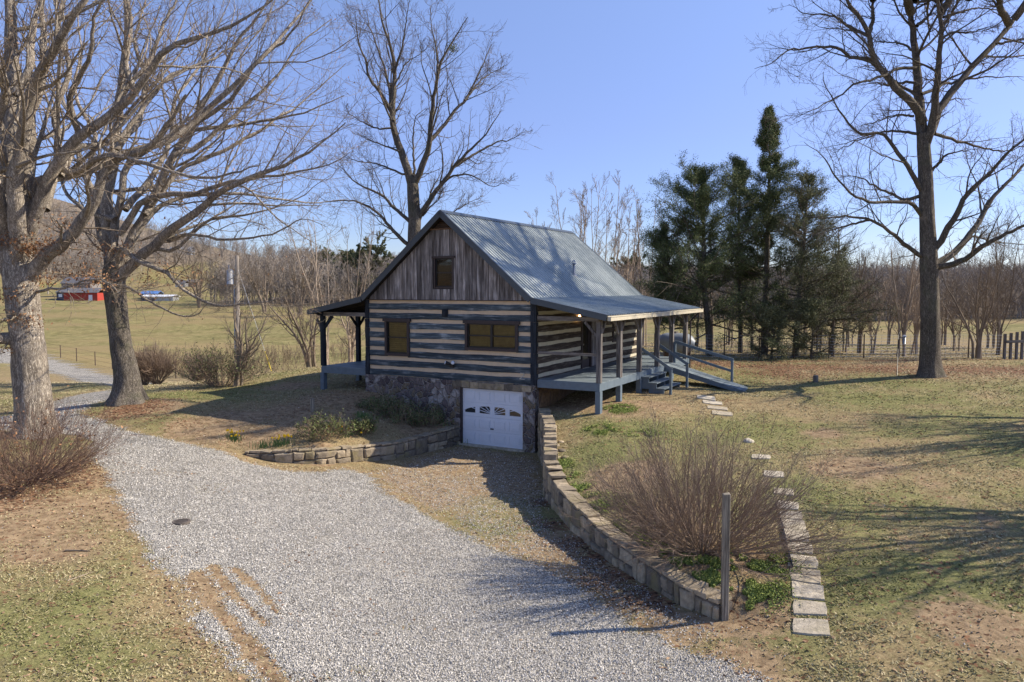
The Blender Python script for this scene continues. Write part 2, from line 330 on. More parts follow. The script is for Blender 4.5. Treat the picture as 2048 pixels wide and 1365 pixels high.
def zones(x, y):
    D = np.hypot(x, y); n1 = fbm(x, y, .9, 4, 21); n2 = fbm(x, y, 3.5, 3, 31); nb = fbm(x, y, .22, 3, 41); n3 = fbm(x, y, 9., 2, 33)
    nz = (n1-.5)*.9 + (n2-.5)*.55 + (n3-.5)*.35
    gr = sst(-.3, .3, poly_sd(GRAV, x, y) + nz*.7)
    gr = np.maximum(gr, sst(-.3, .4, poly_sd(ROAD2, x, y) + nz*.6))
    ap = sst(-.4, .5, poly_sd(APRON, x, y) + nz)
    rut = np.zeros_like(gr)
    for r_ in RUTS: rut = np.maximum(rut, sst(.17, .05, line_d(r_, x, y) + nz*.16))
    for r_ in RUTS[:1]: rut = np.maximum(rut, sst(.26, .10, line_d(r_, x, y) + nz*.2))
    gr = gr*(1-.97*rut)
    gr = gr*(1-.35*sst(.66, .74, n1)*sst(.5, .62, nb))
    grav = np.maximum(gr, ap*.16*sst(.3, .6, n1+.1) + ap*.09)
    trk = np.zeros_like(gr)
    for r_ in TRK:
        for o_ in (-.0,): trk = np.maximum(trk, sst(.75, .1, line_d(r_, x, y) + nz*.6))
    dirt = np.clip(np.maximum.reduce([bl(DIRT, x, y)*1.15 + (n1-.5)*.9 - .12, rut*1.2, ap*.8*(1-sst(.45,.6,nb)*.4), trk*.42 + (n2-.5)*.9*trk]), 0, 1)
    # worn soil band at the gravel edges
    e = poly_sd(GRAV, x, y); dirt = np.maximum(dirt, sst(-.9, -.1, e + nz*.8)*.6*(1-gr))
    leaf = np.clip(bl(LEAF, x, y)*1.1 + (n1-.5)*.8 - .1, 0, 1)
    leaf = np.maximum(leaf, .8*sst(.7, .2, np.abs(y - 37.2 - .04*x))*(x > 8) )
    green = np.clip(.42 + (nb-.5)*1.1 + (n1-.5)*.6 + .42*bl(GREEN, x, y) - .25*(D > 55), 0, 1)
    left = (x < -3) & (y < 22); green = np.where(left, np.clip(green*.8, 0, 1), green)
    an = x/np.maximum(np.abs(y), 1.); nn = (fbm(x, y, .03, 3, 78)-.5)*60; pat = fbm(x, y, .011, 3, 77)
    band = sst(-.42, -.36, an + nn*.001)*sst(235, 262, D + nn*.5)*sst(.40, .47, pat + .2*sst(-.3, -.18, an) + .12*sst(330, 250, D))
    hill = sst(400, 460, D + nn)*sst(.39, .46, pat + .12*sst(560, 700, D) - .08*np.exp(-((an+.43)/.10)**2)*sst(700, 560, D))
    wood = np.maximum(band, hill); wood = np.maximum(wood, sst(-.16, -.10, an + nn*.0006)*sst(150, 185, D + nn*.5)); wood = wood*(y > 0)
    fld = np.stack([sst(55, 75, y)*1., wood, bl([(x_, y_, 1.) for x_, y_ in ()], x, y), np.zeros_like(gr)], -1)
    return np.stack([grav, green, dirt, leaf], -1), fld
# ---- ground shader
def ground_mat(name):
    N = NT(name); p = N.pos(); z0 = N.attr('zone0'); z1 = N.attr('zone1')
    r, g, b = sep(N, z0.outputs['Vector'])[:3]; a = z0.outputs['Alpha']; fr, fw = sep(N, z1.outputs['Vector'])[:2]
    nf = N.noise(p, 24., 6, .8); nm = N.noise(p, 5., 5, .65); nl = N.noise(p, .8, 4, .6); nx = N.noise(p, 90., 2, .6)
    tan = N.mix(N.mr(nf, .3, .7), (.135, .10, .05), (.43, .335, .185))
    grn = N.mix(N.mr(nf, .3, .7), (.085, .09, .03), (.30, .295, .12))
    gf = N.mr(N.math('ADD', N.math('MULTIPLY', nm, .65), N.math('MULTIPLY', g, .75)), .48, .98)
    grass = N.mix(gf, tan, grn)
    grass = N.mix(1., grass, N.mr(N.noise(p, 3.2, 5, .75), .32, .66, .74, 1.14), 'MULTIPLY')
    # the far pasture
    nfar = N.noise(N.scale(p, (1, 1, 1)), .22, 6, .78); nf2 = N.noise(p, .035, 4, .6); nf3 = N.noise(N.scale(p, (1., .35, 1)), 1.3, 4, .75)
    past = N.mix(N.mr(N.math('ADD', N.math('MULTIPLY', nfar, .5), N.math('MULTIPLY', nf3, .5)), .42, .60), (.135, .13, .045), (.29, .255, .11))
    past = N.mix(N.mr(nf2, .4, .65), past, (.27, .21, .10))
    grass = N.mix(fr, grass, past)
    woods = N.mix(N.mr(N.noise(p, .25, 5, .75), .35, .65), (.13, .105, .075), (.25, .205, .15))
    grass = N.mix(fw, grass, woods)
    # soil
    soil = N.mix(N.mr(nm, .3, .7), (.165, .112, .063), (.375, .275, .165))
    soil = N.mix(N.math('MULTIPLY', N.mr(nx, .45, .7), .5), soil, (.42, .31, .2))
    df = N.mr(N.math('ADD', N.math('MULTIPLY', b, 1.), N.math('MULTIPLY', N.math('SUBTRACT', N.math('ADD', N.math('MULTIPLY', nf, .6), N.math('MULTIPLY', nm, .6)), .6), 1.6)), .3, .75)
    c = N.mix(df, grass, soil)
    vl = N.vor(p, 16., 'F1'); vc = sep(N, vl.outputs['Color'])
    lf = N.mr(N.math('ADD', a, N.math('MULTIPLY', N.math('SUBTRACT', vc[0], .5), 1.1)), .42, .55)
    leafc = N.mix(vc[1], (.06, .032, .02), (.27, .15, .085))
    c = N.mix(lf, c, leafc)
    # gravel
    v = N.vor(p, 42., 'F1'); c3 = sep(N, v.outputs['Color']); v2 = N.vor(p, 80., 'F1'); d3 = sep(N, v2.outputs['Color'])
    st = N.math('ADD', N.math('MULTIPLY', c3[0], .62), N.math('MULTIPLY', d3[0], .38))
    stone = N.mix(N.mr(st, .2, .8), (.18, .172, .155), (.74, .70, .62))
    stone = N.mix(N.math('MULTIPLY', N.mr(nl, .42, .7), .45), stone, (.33, .31, .27)); stone = N.mix(1., stone, N.mr(N.noise(N.scale(p, (1.,1.,1.)), 2.6, 4, .6), .3, .7, .82, 1.12), 'MULTIPLY')
    dk = N.mr(v.outputs['Distance'], .25, .75, 1., .45)
    stone = N.mix(1., stone, dk, 'MULTIPLY')
    gm = N.mr(N.math('SUBTRACT', N.math('MULTIPLY', r, 1.35), N.math('ADD', N.math('MULTIPLY', c3[1], .8), .0)), .1, .2)
    c = N.mix(gm, c, stone)
    hgt = N.math('ADD', N.math('MULTIPLY', N.math('SUBTRACT', 1., v.outputs['Distance']), gm), N.math('MULTIPLY', nf, .8))
    hgt = N.math('ADD', hgt, N.math('MULTIPLY', nm, 1.2))
    n = N.bump(hgt, .75, .03)
    return N.fin(c, .95, n, .12)
MG = ground_mat('ground_soil_grass_gravel')
def grow_axis(lo, hi, step, end, neg, gr=1.06):
    a = list(np.arange(lo, hi+1e-6, step)); s_ = step; x = a[-1]
    while x < end: s_ *= gr; x += s_; a.append(x)
    s_ = step; x = a[0]
    while x > neg: s_ *= gr; x -= s_; a.insert(0, x)
    return np.array(a)
gx = grow_axis(-17, 17, .11, 1500, -1500); gy = grow_axis(9, 34, .11, 1600, -900)
X, Y = np.meshgrid(gx, gy); Z = gz(X, Y)
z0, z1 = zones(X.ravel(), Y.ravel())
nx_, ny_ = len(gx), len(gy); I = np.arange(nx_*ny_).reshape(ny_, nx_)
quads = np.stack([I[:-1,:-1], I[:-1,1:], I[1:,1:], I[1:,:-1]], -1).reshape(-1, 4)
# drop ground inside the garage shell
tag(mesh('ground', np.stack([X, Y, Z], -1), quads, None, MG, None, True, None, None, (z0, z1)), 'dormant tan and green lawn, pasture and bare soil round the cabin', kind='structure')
# driveway sheet: cells where gravel dominates, refined grid
def sheet(name, P, x0, x1, y0, y1, st, label):
    ax = np.arange(x0, x1, st); ay = np.arange(y0, y1, st); A, B = np.meshgrid(ax, ay)
    sdv = poly_sd(P, A, B) + (fbm(A, B, .9, 4, 21)-.5)*1. + (fbm(A, B, 3.5, 3, 31)-.5)*.6
    Zs = gz(A, B) + .004; n, m = A.shape; J = np.arange(n*m).reshape(n, m)
    q = np.stack([J[:-1,:-1], J[:-1,1:], J[1:,1:], J[1:,:-1]], -1).reshape(-1, 4)
    ok = (sdv.ravel()[q] > 0).all(1); q = q[ok]; u, inv = np.unique(q, return_inverse=True)
    V = np.stack([A.ravel()[u], B.ravel()[u], Zs.ravel()[u]], -1)
    # keep the sheet above the coarser ground triangles
    za, zb = zones(V[:,0], V[:,1])
    return tag(mesh(name, V, inv.reshape(-1, 4), None, MG, None, True, None, None, (za, zb)), label, kind='structure')
sheet('driveway', GRAV, -26, 11, 8.5, 36, .11, 'pale grey gravel driveway curving in from the left past the garage')
sheet('road', ROAD2, -62, -14, 30, 80, .35, 'lower gravel lane dropping away behind the second tree')
# ------------------------------------------------------------------ materials for the cabin
M = {}
M['log'] = m_wood('blue_grey_stained_logs', (.034,.046,.057), (.135,.175,.20), 0, 1., .75, .5, (.36,.39,.40))
M['logside'] = m_wood('weathered_brown_logs', (.040,.030,.024), (.13,.105,.085), 1, 1., .85, .3, (.2,.18,.155))
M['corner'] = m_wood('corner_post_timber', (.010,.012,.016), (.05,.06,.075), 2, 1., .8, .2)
M['chink'] = m_plain('tan_chinking', (.64,.50,.345), .9, .10, 5., bump=.4)
M['chinkside'] = m_plain('cream_chinking', (.55,.50,.37), .9, .12, 5., bump=.4)
M['siding'] = m_wood('weathered_board_siding', (.085,.075,.070), (.36,.33,.315), 2, .8, .9, .4, (.50,.47,.46))
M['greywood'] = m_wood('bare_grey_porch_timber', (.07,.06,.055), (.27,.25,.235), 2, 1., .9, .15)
M['greywood_x'] = m_wood('bare_grey_porch_beam', (.09,.075,.065), (.32,.29,.26), 0, 1., .9, .15)
M['bluepaint'] = m_plain('slate_blue_deck_paint', (.125,.165,.20), .55, .16, 6.)
M['deck'] = m_wood('slate_blue_deck_boards', (.13,.165,.185), (.235,.275,.295), 0, .5, .55, .15)
M['trim'] = m_plain('dark_brown_window_trim', (.052,.038,.036), .6, .2, 9.)
M['darktrim'] = m_plain('slate_metal_rake_trim', (.07,.085,.10), .4, .1, 3., metal=.3)
M['gutter'] = m_plain('cream_gutter', (.55,.50,.38), .45, .12, 4.)
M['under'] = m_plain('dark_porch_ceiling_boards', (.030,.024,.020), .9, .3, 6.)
M['white'] = m_plain('white_door_paint', (.72,.75,.80), .45, .03, 3., bump=.03)
M['dark'] = m_plain('dark_interior', (.012,.012,.013), .5, .2)
M['black'] = m_plain('black_plastic', (.012,.012,.014), .35, .1)
M['paneglass'] = m_plain('dark_pane', (.03,.034,.038), .06, .1, 2., spec=.8, bump=.0)
M['galv'] = m_plain('galvanised_metal', (.42,.43,.44), .4, .15, 6., metal=.6)
M['blind'] = m_plain('olive_window_blind', (.30,.25,.11), .8, .25, 5.)
M['vent'] = m_wood('rusty_vent_slats', (.10,.06,.04), (.32,.20,.12), 0, 1., .9, .3)
def roof_mat():
    N = NT('ribbed_metal_roof'); p = N.pos(True)
    a = N.noise(p, .7, 5, .65); b = N.noise(N.scale(p, (1., 9., 1.)), 1.2, 5, .7); e = N.noise(p, 14., 3, .6)
    f = N.math('ADD', N.math('MULTIPLY', a, .5), N.math('MULTIPLY', b, .5))
    c = N.mix(N.mr(f, .36, .64), (.25,.29,.29), (.44,.48,.465))
    c = N.mix(N.math('MULTIPLY', N.mr(e, .5, .75), .35), c, (.12,.13,.12))
    N.b.inputs['Metallic'].default_value = .25
    return N.fin(c, N.mr(a, .3, .7, .38, .6), N.bump(e, .15, .004), .5)
M['roof'] = roof_mat()
def masonry(name, sc, cols, mortar, rough=.9, mw=.07):
    N = NT(name); p = N.pos(True); w = N.noise(p, 2.5, 2, .5, col=True)
    v_ = N.node('ShaderNodeVectorMath', operation='MULTIPLY_ADD'); N.set(v_.inputs[0], w); v_.inputs[1].default_value = (.25,.25,.25); N.set(v_.inputs[2], p)
    q = N.scale(v_.outputs[0], (1., 1., .85))
    v = N.vor(q, sc, 'F1'); e = N.vor(q, sc, 'DISTANCE_TO_EDGE').outputs[0]; cc = sep(N, v.outputs['Color'])
    c = N.mix(cc[0], cols[0], cols[1]); c = N.mix(N.mr(cc[1], .55, .8), c, cols[2]); c = N.mix(N.mr(cc[2], .75, .95), c, cols[3])
    n = N.noise(p, 9., 5, .7); c = N.mix(1., c, N.mr(n, .3, .7, .6, 1.35), 'MULTIPLY')
    m = N.mr(N.math('ADD', e, N.math('MULTIPLY', N.math('SUBTRACT', n, .5), .05)), mw*.45, mw)
    c = N.mix(m, mortar, c)
    h = N.math('ADD', N.mr(e, 0., mw*2.4), N.math('MULTIPLY', n, .35))
    return N.fin(c, rough, N.bump(h, 1., .05), .2)
M['rubble'] = masonry('rubble_stone_masonry', 4.6, ((.085,.068,.07),(.20,.165,.155),(.19,.15,.10),(.34,.31,.29)), (.27,.24,.215), mw=.06)
M['rubbleside'] = masonry('block_foundation_side', 1.6, ((.16,.10,.055),(.22,.14,.08),(.13,.09,.06),(.2,.15,.1)), (.15,.10,.07))
def m_stone(name, c0, c1, moss):
    N = NT(name); p = N.pos(); t = N.attr('tint').outputs['Fac']; n = N.noise(p, 7., 5, .7); n2 = N.noise(p, 30., 4, .65)
    c = N.mix(t, c0, c1); c = N.mix(1., c, N.mr(n, .3, .7, .62, 1.35), 'MULTIPLY')
    c = N.mix(N.math('MULTIPLY', N.mr(N.noise(p, 2.3, 4), .5, .68), .55), c, moss)
    return N.fin(c, .92, N.bump(N.math('ADD', n, N.math('MULTIPLY', n2, .4)), .7, .03), .15)
M['stone'] = m_stone('fieldstone', (.14,.12,.095), (.42,.345,.24), (.27,.225,.10))
M['flag'] = m_stone('flagstone', (.38,.33,.25), (.62,.56,.45), (.34,.30,.2))
M['mortar'] = m_plain('dark_mortar', (.13,.11,.09), .95, .3, 8.)
def m_glass():
    N = NT('window_glass'); t = N.node('ShaderNodeBsdfTransparent'); gl = N.node('ShaderNodeBsdfGlossy'); gl.inputs['Roughness'].default_value = .03
    t.inputs[0].default_value = (.62,.60,.52,1); fr = N.node('ShaderNodeFresnel'); fr.inputs[0].default_value = 1.5
    mx = N.node('ShaderNodeMixShader'); f = N.math('ADD', N.math('MULTIPLY', fr.outputs[0], .7), .03)
    N.l.new(f, mx.inputs[0]); N.l.new(t.outputs[0], mx.inputs[1]); N.l.new(gl.outputs[0], mx.inputs[2]); N.l.new(mx.outputs[0], N.out.inputs[0])
    return N.m
M['glass'] = m_glass()
# ------------------------------------------------------------------ the cabin (local x to the right along the gable front, y to the back)
cab = empty('log_cabin', (.82, 26.27, 0), R(-28.6))
tag(cab, 'blue grey chinked log cabin with green metal roof, side porches and stone garage', 'cabin')
WD, LN = 7.45, 11.0; ZB, ZT = 2.385, 5.32; ZD = 2.6
def openings_split(x0, x1, z0, z1, ops):
    """intervals of [x0,x1] left after removing openings overlapping z0..z1"""
    seg = [(x0, x1)]
    for a, b, c, d in ops:
        if d <= z0+.01 or c >= z1-.01: continue
        new = []
        for s0, s1 in seg:
            if b <= s0 or a >= s1: new.append((s0, s1))
            else:
                if a > s0: new.append((s0, a))
                if b < s1: new.append((b, s1))
        seg = new
    return [q for q in seg if q[1]-q[0] > .02]
OPF = [(-6.44,-5.47,3.27,4.56), (-2.76,-.76,3.6,4.56)]
PITCH = (ZT-ZB)/8; CK = .112
def log_face(mb, x0, x1, ops, t0=.5):
    """logs along local x at y=0 facing -y, bulging and hand hewn"""
    for k in range(8):
        zt = ZT - k*PITCH - CK; zb = zt - (PITCH-CK)
        for s0, s1 in openings_split(x0, x1, zb, zt, ops):
            n = max(2, int((s1-s0)/.28)); prev = None; t = random.uniform(.2, .8); ph = random.uniform(0, 9)
            for i in range(n+1):
                x = s0 + (s1-s0)*i/n; w = .006*sin(x*2.1+ph) + random.uniform(-.005, .005)
                zz0 = zb + .010*sin(x*1.7+ph*2) + random.uniform(-.008, .008); zz1 = zt + .010*sin(x*2.3+ph) + random.uniform(-.008, .008)
                ring = [(x, 0.06, zz0), (x, -.028+w, zz0+.015), (x, -.045+w, (zz0+zz1)/2+.05), (x, -.042+w, (zz0+zz1)/2-.05), (x, -.025+w, zz1-.015), (x, .06, zz1)]
                ring = [ring[0], ring[1], ring[3], ring[2], ring[4], ring[5]]
                b_ = len(mb.V); mb.V += ring; mb.t += [t]*6
                if prev is not None:
                    for j in range(5): mb.Q.append((prev+j, prev+j+1, b_+j+1, b_+j))
                if i in (0, n): mb.Q.append((b_, b_+1, b_+4, b_+5)); mb.Q.append((b_+1, b_+2, b_+3, b_+4))
                prev = b_
f = MB(); log_face(f, -WD+.13, -.17, OPF); f.build('front_log_wall', M['log'], cab)['label'] = 'blue grey front log wall'
def rot_side(mb):     # turn front-facing pieces (x 0..L, y) into the wall on local x=0 facing +x
    mb.V = [(-y, x, z) for x, y, z in mb.V]; return mb
DOOR = (3.95, 4.95, 2.6, 4.72); SW = (7.35, 8.25, 3.45, 4.6)
f = MB(); log_face(f, .13, LN, [DOOR, SW]); rot_side(f).build('side_log_wall', M['logside'], cab)['label'] = 'weathered brown side log wall under the porch'
# chinking slabs (recessed) = solid wall shell with openings
def wall_shell(mb, x0, x1, z0, z1, ops, y0, y1):
    zs = sorted({z0, z1} | {q for o in ops for q in o[2:]})
    for a, b in zip(zs[:-1], zs[1:]):
        for s0, s1 in openings_split(x0, x1, a, b, ops): mb.box(s0, s1, y0, y1, a, b)
f = MB(); wall_shell(f, -WD+.02, -.02, ZB, ZT, OPF, -.004, .16); f.build('front_chinking', M['chink'], cab)['label'] = 'tan chinking bands between the front logs'
f = MB(); wall_shell(f, .17, LN-.02, ZB, ZT, [DOOR, SW], -.004, .16); rot_side(f).build('side_chinking', M['chinkside'], cab)
f = MB(); f.box(-WD, -WD+.15, .17, LN, ZB, ZT); f.box(-WD+.2, -.2, LN-.15, LN, ZB, ZT); f.build('rear_log_wall', M['logside'], cab)
f = MB(); f.box(-WD+.2, -.2, .6, 10.7, ZB+.02, ZB+.12); f.build('interior_floor', M['dark'], cab)
f = MB(); f.box(-WD+.2, -.2, 4.2, 4.3, ZB+.13, ZT); f.build('interior_wall', M['dark'], cab)
for x0, x1, nm in ((-.16, .05, 1), (-WD-.05, -WD+.125, 2)):
    f = MB()
    for k in range(8):
        zt = ZT - k*PITCH; t = random.uniform(.3, .7); f.box(x0+random.uniform(-.012,.012), x1, -.075, .12, zt-PITCH+.004, zt, t, .006)
    f.build('corner_post', M['corner'], cab)
# log ends showing on the porch side of the near corner
for k in range(8):
    zt = ZT - k*PITCH - CK; MB().box(.052, .085, .0, .13+.03*random.random(), zt-.22, zt, random.random(), .008).build('log_end', M['logside'], cab)
# foundation
FO = [(-3.08, -.45, -.3, 2.14)]
f = MB(); wall_shell(f, -WD-.04, .04, -.6, ZB, FO, -.10, .2); f.build('stone_foundation', M['rubble'], cab)['label'] = 'rubble stone foundation wall around the garage door'
f = MB(); f.box(-.2, .03, .21, LN, .3, ZB-.01); f.build('foundation_side', M['rubbleside'], cab)
f = MB(); f.box(-WD-.03, -WD+.2, .21, LN, .3, ZB-.01); f.build('foundation_side', M['rubbleside'], cab)
f = MB(); f.box(-3.2, -.35, .21, 3.2, -.08, -.02); f.box(-3.5,-3.2,.21,3.2,-.02,2.3); f.box(-.35,-.21,.21,3.2,-.02,2.3); f.box(-3.5,-.21,3.2,3.3,-.02,2.3); f.build('garage_interior', M['dark'], cab)
f = MB()
for k in range(9):
    x0 = -3.35+k*.36; f.box(x0, x0+.35, -.125, -.06, 2.15, 2.37+random.uniform(-.02,.01), random.random(), .012)
f.build('lintel_stones', M['stone'], cab)
f = MB(); f.box(-3.15, -.36, -.16, .12, -.06, .05); f.build('threshold', M['flag'], cab)
# garage door
gd = empty('garage_door', (0,0,0)); gd.parent = cab
gd = mesh('garage_door', *(lambda m: (m.V, m.Q, m.T))(MB().box(-3.02,-.51,.03,.06,.055,2.12)), mat=M['white'], parent=cab) if False else gd
bpy.data.objects.remove(gd)
f = MB(); X0, X1 = -3.02, -.51; RH = 2.06/4
for r in range(4):
    z0 = .055 + r*RH
    if r != 2: f.box(X0, X1, .03, .07, z0+.006, z0+RH-.006)
    else:
        cw = (X1-X0)/4
        f.box(X0, X1, .03, .07, z0+.006, z0+.13); f.box(X0, X1, .03, .07, z0+.40, z0+RH-.006)
        for c in range(5):
            xc = X0+c*cw; a = max(X0, xc-.09); b = min(X1, xc+.09); f.box(a, b, .03, .07, z0+.131, z0+.399)
    f.box(X0, X1, .05, .08, z0-.006, z0+.006)
    if r != 2:
        for c in range(4):
            cw = (X1-X0)/4; a = X0+c*cw+.07; b = a+cw-.14; za, zb = z0+.09, z0+RH-.09
            for q in ((a, b, za, za+.02), (a, b, zb-.02, zb), (a, a+.02, za+.021, zb-.021), (b-.02, b, za+.021, zb-.021)): f.box(q[0], q[1], .018, .031, q[2], q[3])
            f.box(a+.05, b-.05, .012, .031, za+.05, zb-.05)
gd = f.build('garage_door', M['white'], cab); gd['label'] = 'white panelled garage door with sunburst windows'
MB().box(-1.83,-1.70,-.01,.018,.66,.70).build('door_handle', M['black'], gd)
z0 = .055+2*RH+.131; cw = (X1-X0)/4; XC = (X0+X1)/2
for c in range(4):
    a = X0+c*cw+.09; b = a+cw-.18
    MB().box(a, b, .052, .06, z0, z0+.268).build('door_pane', M['paneglass'], gd)
    m = MB()
    arch = lambda x: .27*math.sqrt(max(0, 1-((x-XC)/1.22)**2))+.0
    n = 10
    for i in range(n):
        xa, xb = a+(b-a)*i/n, a+(b-a)*(i+1)/n; ha, hb = arch(xa), arch(xb)
        m.hexa([(xa,.034,z0+ha),(xb,.034,z0+hb),(xb,.05,z0+hb),(xa,.05,z0+ha),(xa,.034,z0+.27),(xb,.034,z0+.27),(xb,.05,z0+.27),(xa,.05,z0+.27)])
    # sunburst bars radiating from the middle bottom of the door's window row
    for ang in (12, 24, 42, 66, 114, 138, 156, 168):
        dx, dz = cos(R(ang)), sin(R(ang)); pts_ = []
        for tt in np.linspace(.02, 1.25, 60):
            x_, z_ = XC+dx*tt, dz*tt
            if a < x_ < b and z_ < arch(x_): pts_.append((x_, z_))
        if len(pts_) > 2: m.beam((pts_[0][0], .042, z0+pts_[0][1]), (pts_[-1][0], .042, z0+pts_[-1][1]), .016, .02)
    m.build('sunburst_grille', M['white'], gd)
f = MB(); f.box(-3.13,-3.02,-.06,.1,.0,2.20); f.box(-3.13,-.42,-.06,.1,2.121,2.15); f.build('garage_jamb', M['trim'], cab)
# windows
def window(x0, x1, z0, z1, n, parent, trim=.1, y=0., head=True, blind=True, side=False, sash=.5):
    out = []
    f = MB()
    f.box(x0-trim, x0, y-.085, y+.05, z0-trim, z1); f.box(x1, x1+trim, y-.085, y+.05, z0-trim, z1)
    f.box(x0, x1, y-.083, y+.05, z0-trim, z0)
    f.box(x0-trim-.07, x1+trim+.07, y-.11, y+.05, z1, z1+trim+.02)
    if side: rot_side(f)
    w = f.build('window', M['trim'], parent)
    for i in range(n):
        a = x0+(x1-x0)*i/n; b = x0+(x1-x0)*(i+1)/n; g = MB()
        s_ = .045
        g.box(a, a+s_, y-.03, y+.04, z0, z1); g.box(b-s_, b, y-.03, y+.04, z0, z1); g.box(a+s_, b-s_, y-.03, y+.04, z0, z0+s_); g.box(a+s_, b-s_, y-.03, y+.04, z1-s_, z1)
        zm = z0+(z1-z0)*sash; g.box(a+s_, b-s_, y-.035, y+.04, zm-.022, zm+.022)
        if side: rot_side(g)
        g.build('sash', M['black'] if not side else M['trim'], w)
        g = MB(); g.quad((a+s_, y, z0+s_), (b-s_, y, z0+s_), (b-s_, y, z1-s_), (a+s_, y, z1-s_))
        if side: rot_side(g)
        g.build('pane', M['glass'], w)
        if blind:
            g = MB(); nn = 14
            for k in range(nn):
                za = z0+s_+(z1-z0-2*s_)*k/nn; zb = z0+s_+(z1-z0-2*s_)*(k+.97)/nn
                g.quad((a+s_, y+.07, za), (b-s_, y+.07, za), (b-s_, y+.055, zb), (a+s_, y+.055, zb), random.random())
            if side: rot_side(g)
            g.build('blind', M['blind'], w)
    return w
window(-6.44+.0, -5.47, 3.27, 4.50, 1, cab)['label'] = 'single sash window in the front log wall'
window(-2.76, -.76, 3.62, 4.50, 2, cab)['label'] = 'twin sash window in the front log wall'
window(SW[0]+.1, SW[1]-.1, SW[2]+.1, SW[3]-.1, 1, cab, side=True, y=0.02)
# gable siding
RZ, EZ = 8.56, 5.40; SL = (RZ-EZ)/(WD/2)
GO = (-4.17, -3.38, 5.80, 6.90)
f = MB(); x = -WD+.02
while x < -.05:
    w = random.uniform(.13, .20); xb = min(x+w, -.03)
    def top(q): return RZ - .14 - SL*abs(q+WD/2)
    t = random.random(); yo = random.uniform(-.012, .012); g_ = .007
    segs = [(ZT+.03, None)]
    if xb > GO[0]-.02 and x < GO[1]+.02: segs = [(ZT+.03, GO[2]-.06), (GO[3]+.06, None)]
    for za, zb in segs:
        ta = top(x+g_) if zb is None else zb; tb = top(xb-g_) if zb is None else zb
        vt = 8.0
        ta = min(ta, vt); tb = min(tb, vt)
        if min(ta, tb) > za+.01: f.hexa([(x+g_,-.06+yo,za),(xb-g_,-.06+yo,za),(xb-g_,.0,za),(x+g_,.0,za),(x+g_,-.06+yo,ta),(xb-g_,-.06+yo,tb),(xb-g_,.0,tb),(x+g_,.0,ta)], t)
    x = xb
f.build('gable_siding', M['siding'], cab)['label'] = 'weathered vertical board gable siding'
f = MB()
def gable_plate(y0, y1, zt=0):
    f.V += [(-WD+.05,y0,ZT),(-.05,y0,ZT),(-WD/2,y0,RZ-.2),(-WD+.05,y1,ZT),(-.05,y1,ZT),(-WD/2,y1,RZ-.2)]; f.t += [.5]*6
    i = len(f.V)-6; f.T += [(i,i+1,i+2),(i+3,i+5,i+4)]; f.Q += [(i,i+3,i+4,i+1),(i+1,i+4,i+5,i+2),(i+2,i+5,i+3,i)]
gable_plate(.001, .05); f.build('gable_backing', M['dark'], cab)
f = MB(); gable_plate(LN-.1, LN); f.build('gable_backing', M['dark'], cab)
f = MB(); f.box(-WD, .0, -.085, .0, ZT-.0, ZT+.03); f.build('gable_base_trim', M['trim'], cab)
window(GO[0]+.02, GO[1]-.02, GO[2]+.02, GO[3]-.02, 1, cab, trim=.06, y=.0, blind=True)['label'] = 'small attic window in the gable'
f = MB()
for k in range(7):
    z = 7.98+k*.062; hw = (RZ-.16-z)/SL-.04
    if hw > .03: f.hexa([(-WD/2-hw,-.09,z),(-WD/2+hw,-.09,z),(-WD/2+hw,-.03,z+.05),(-WD/2-hw,-.03,z+.05),(-WD/2-hw+.03,-.075,z+.012),(-WD/2+hw-.03,-.075,z+.012),(-WD/2+hw-.05,-.015,z+.06),(-WD/2-hw+.05,-.015,z+.06)], random.random())
f.box(-WD/2-.62, -WD/2+.62, -.10, 0, 7.93, 7.975)
f.build('gable_vent', M['vent'], cab)
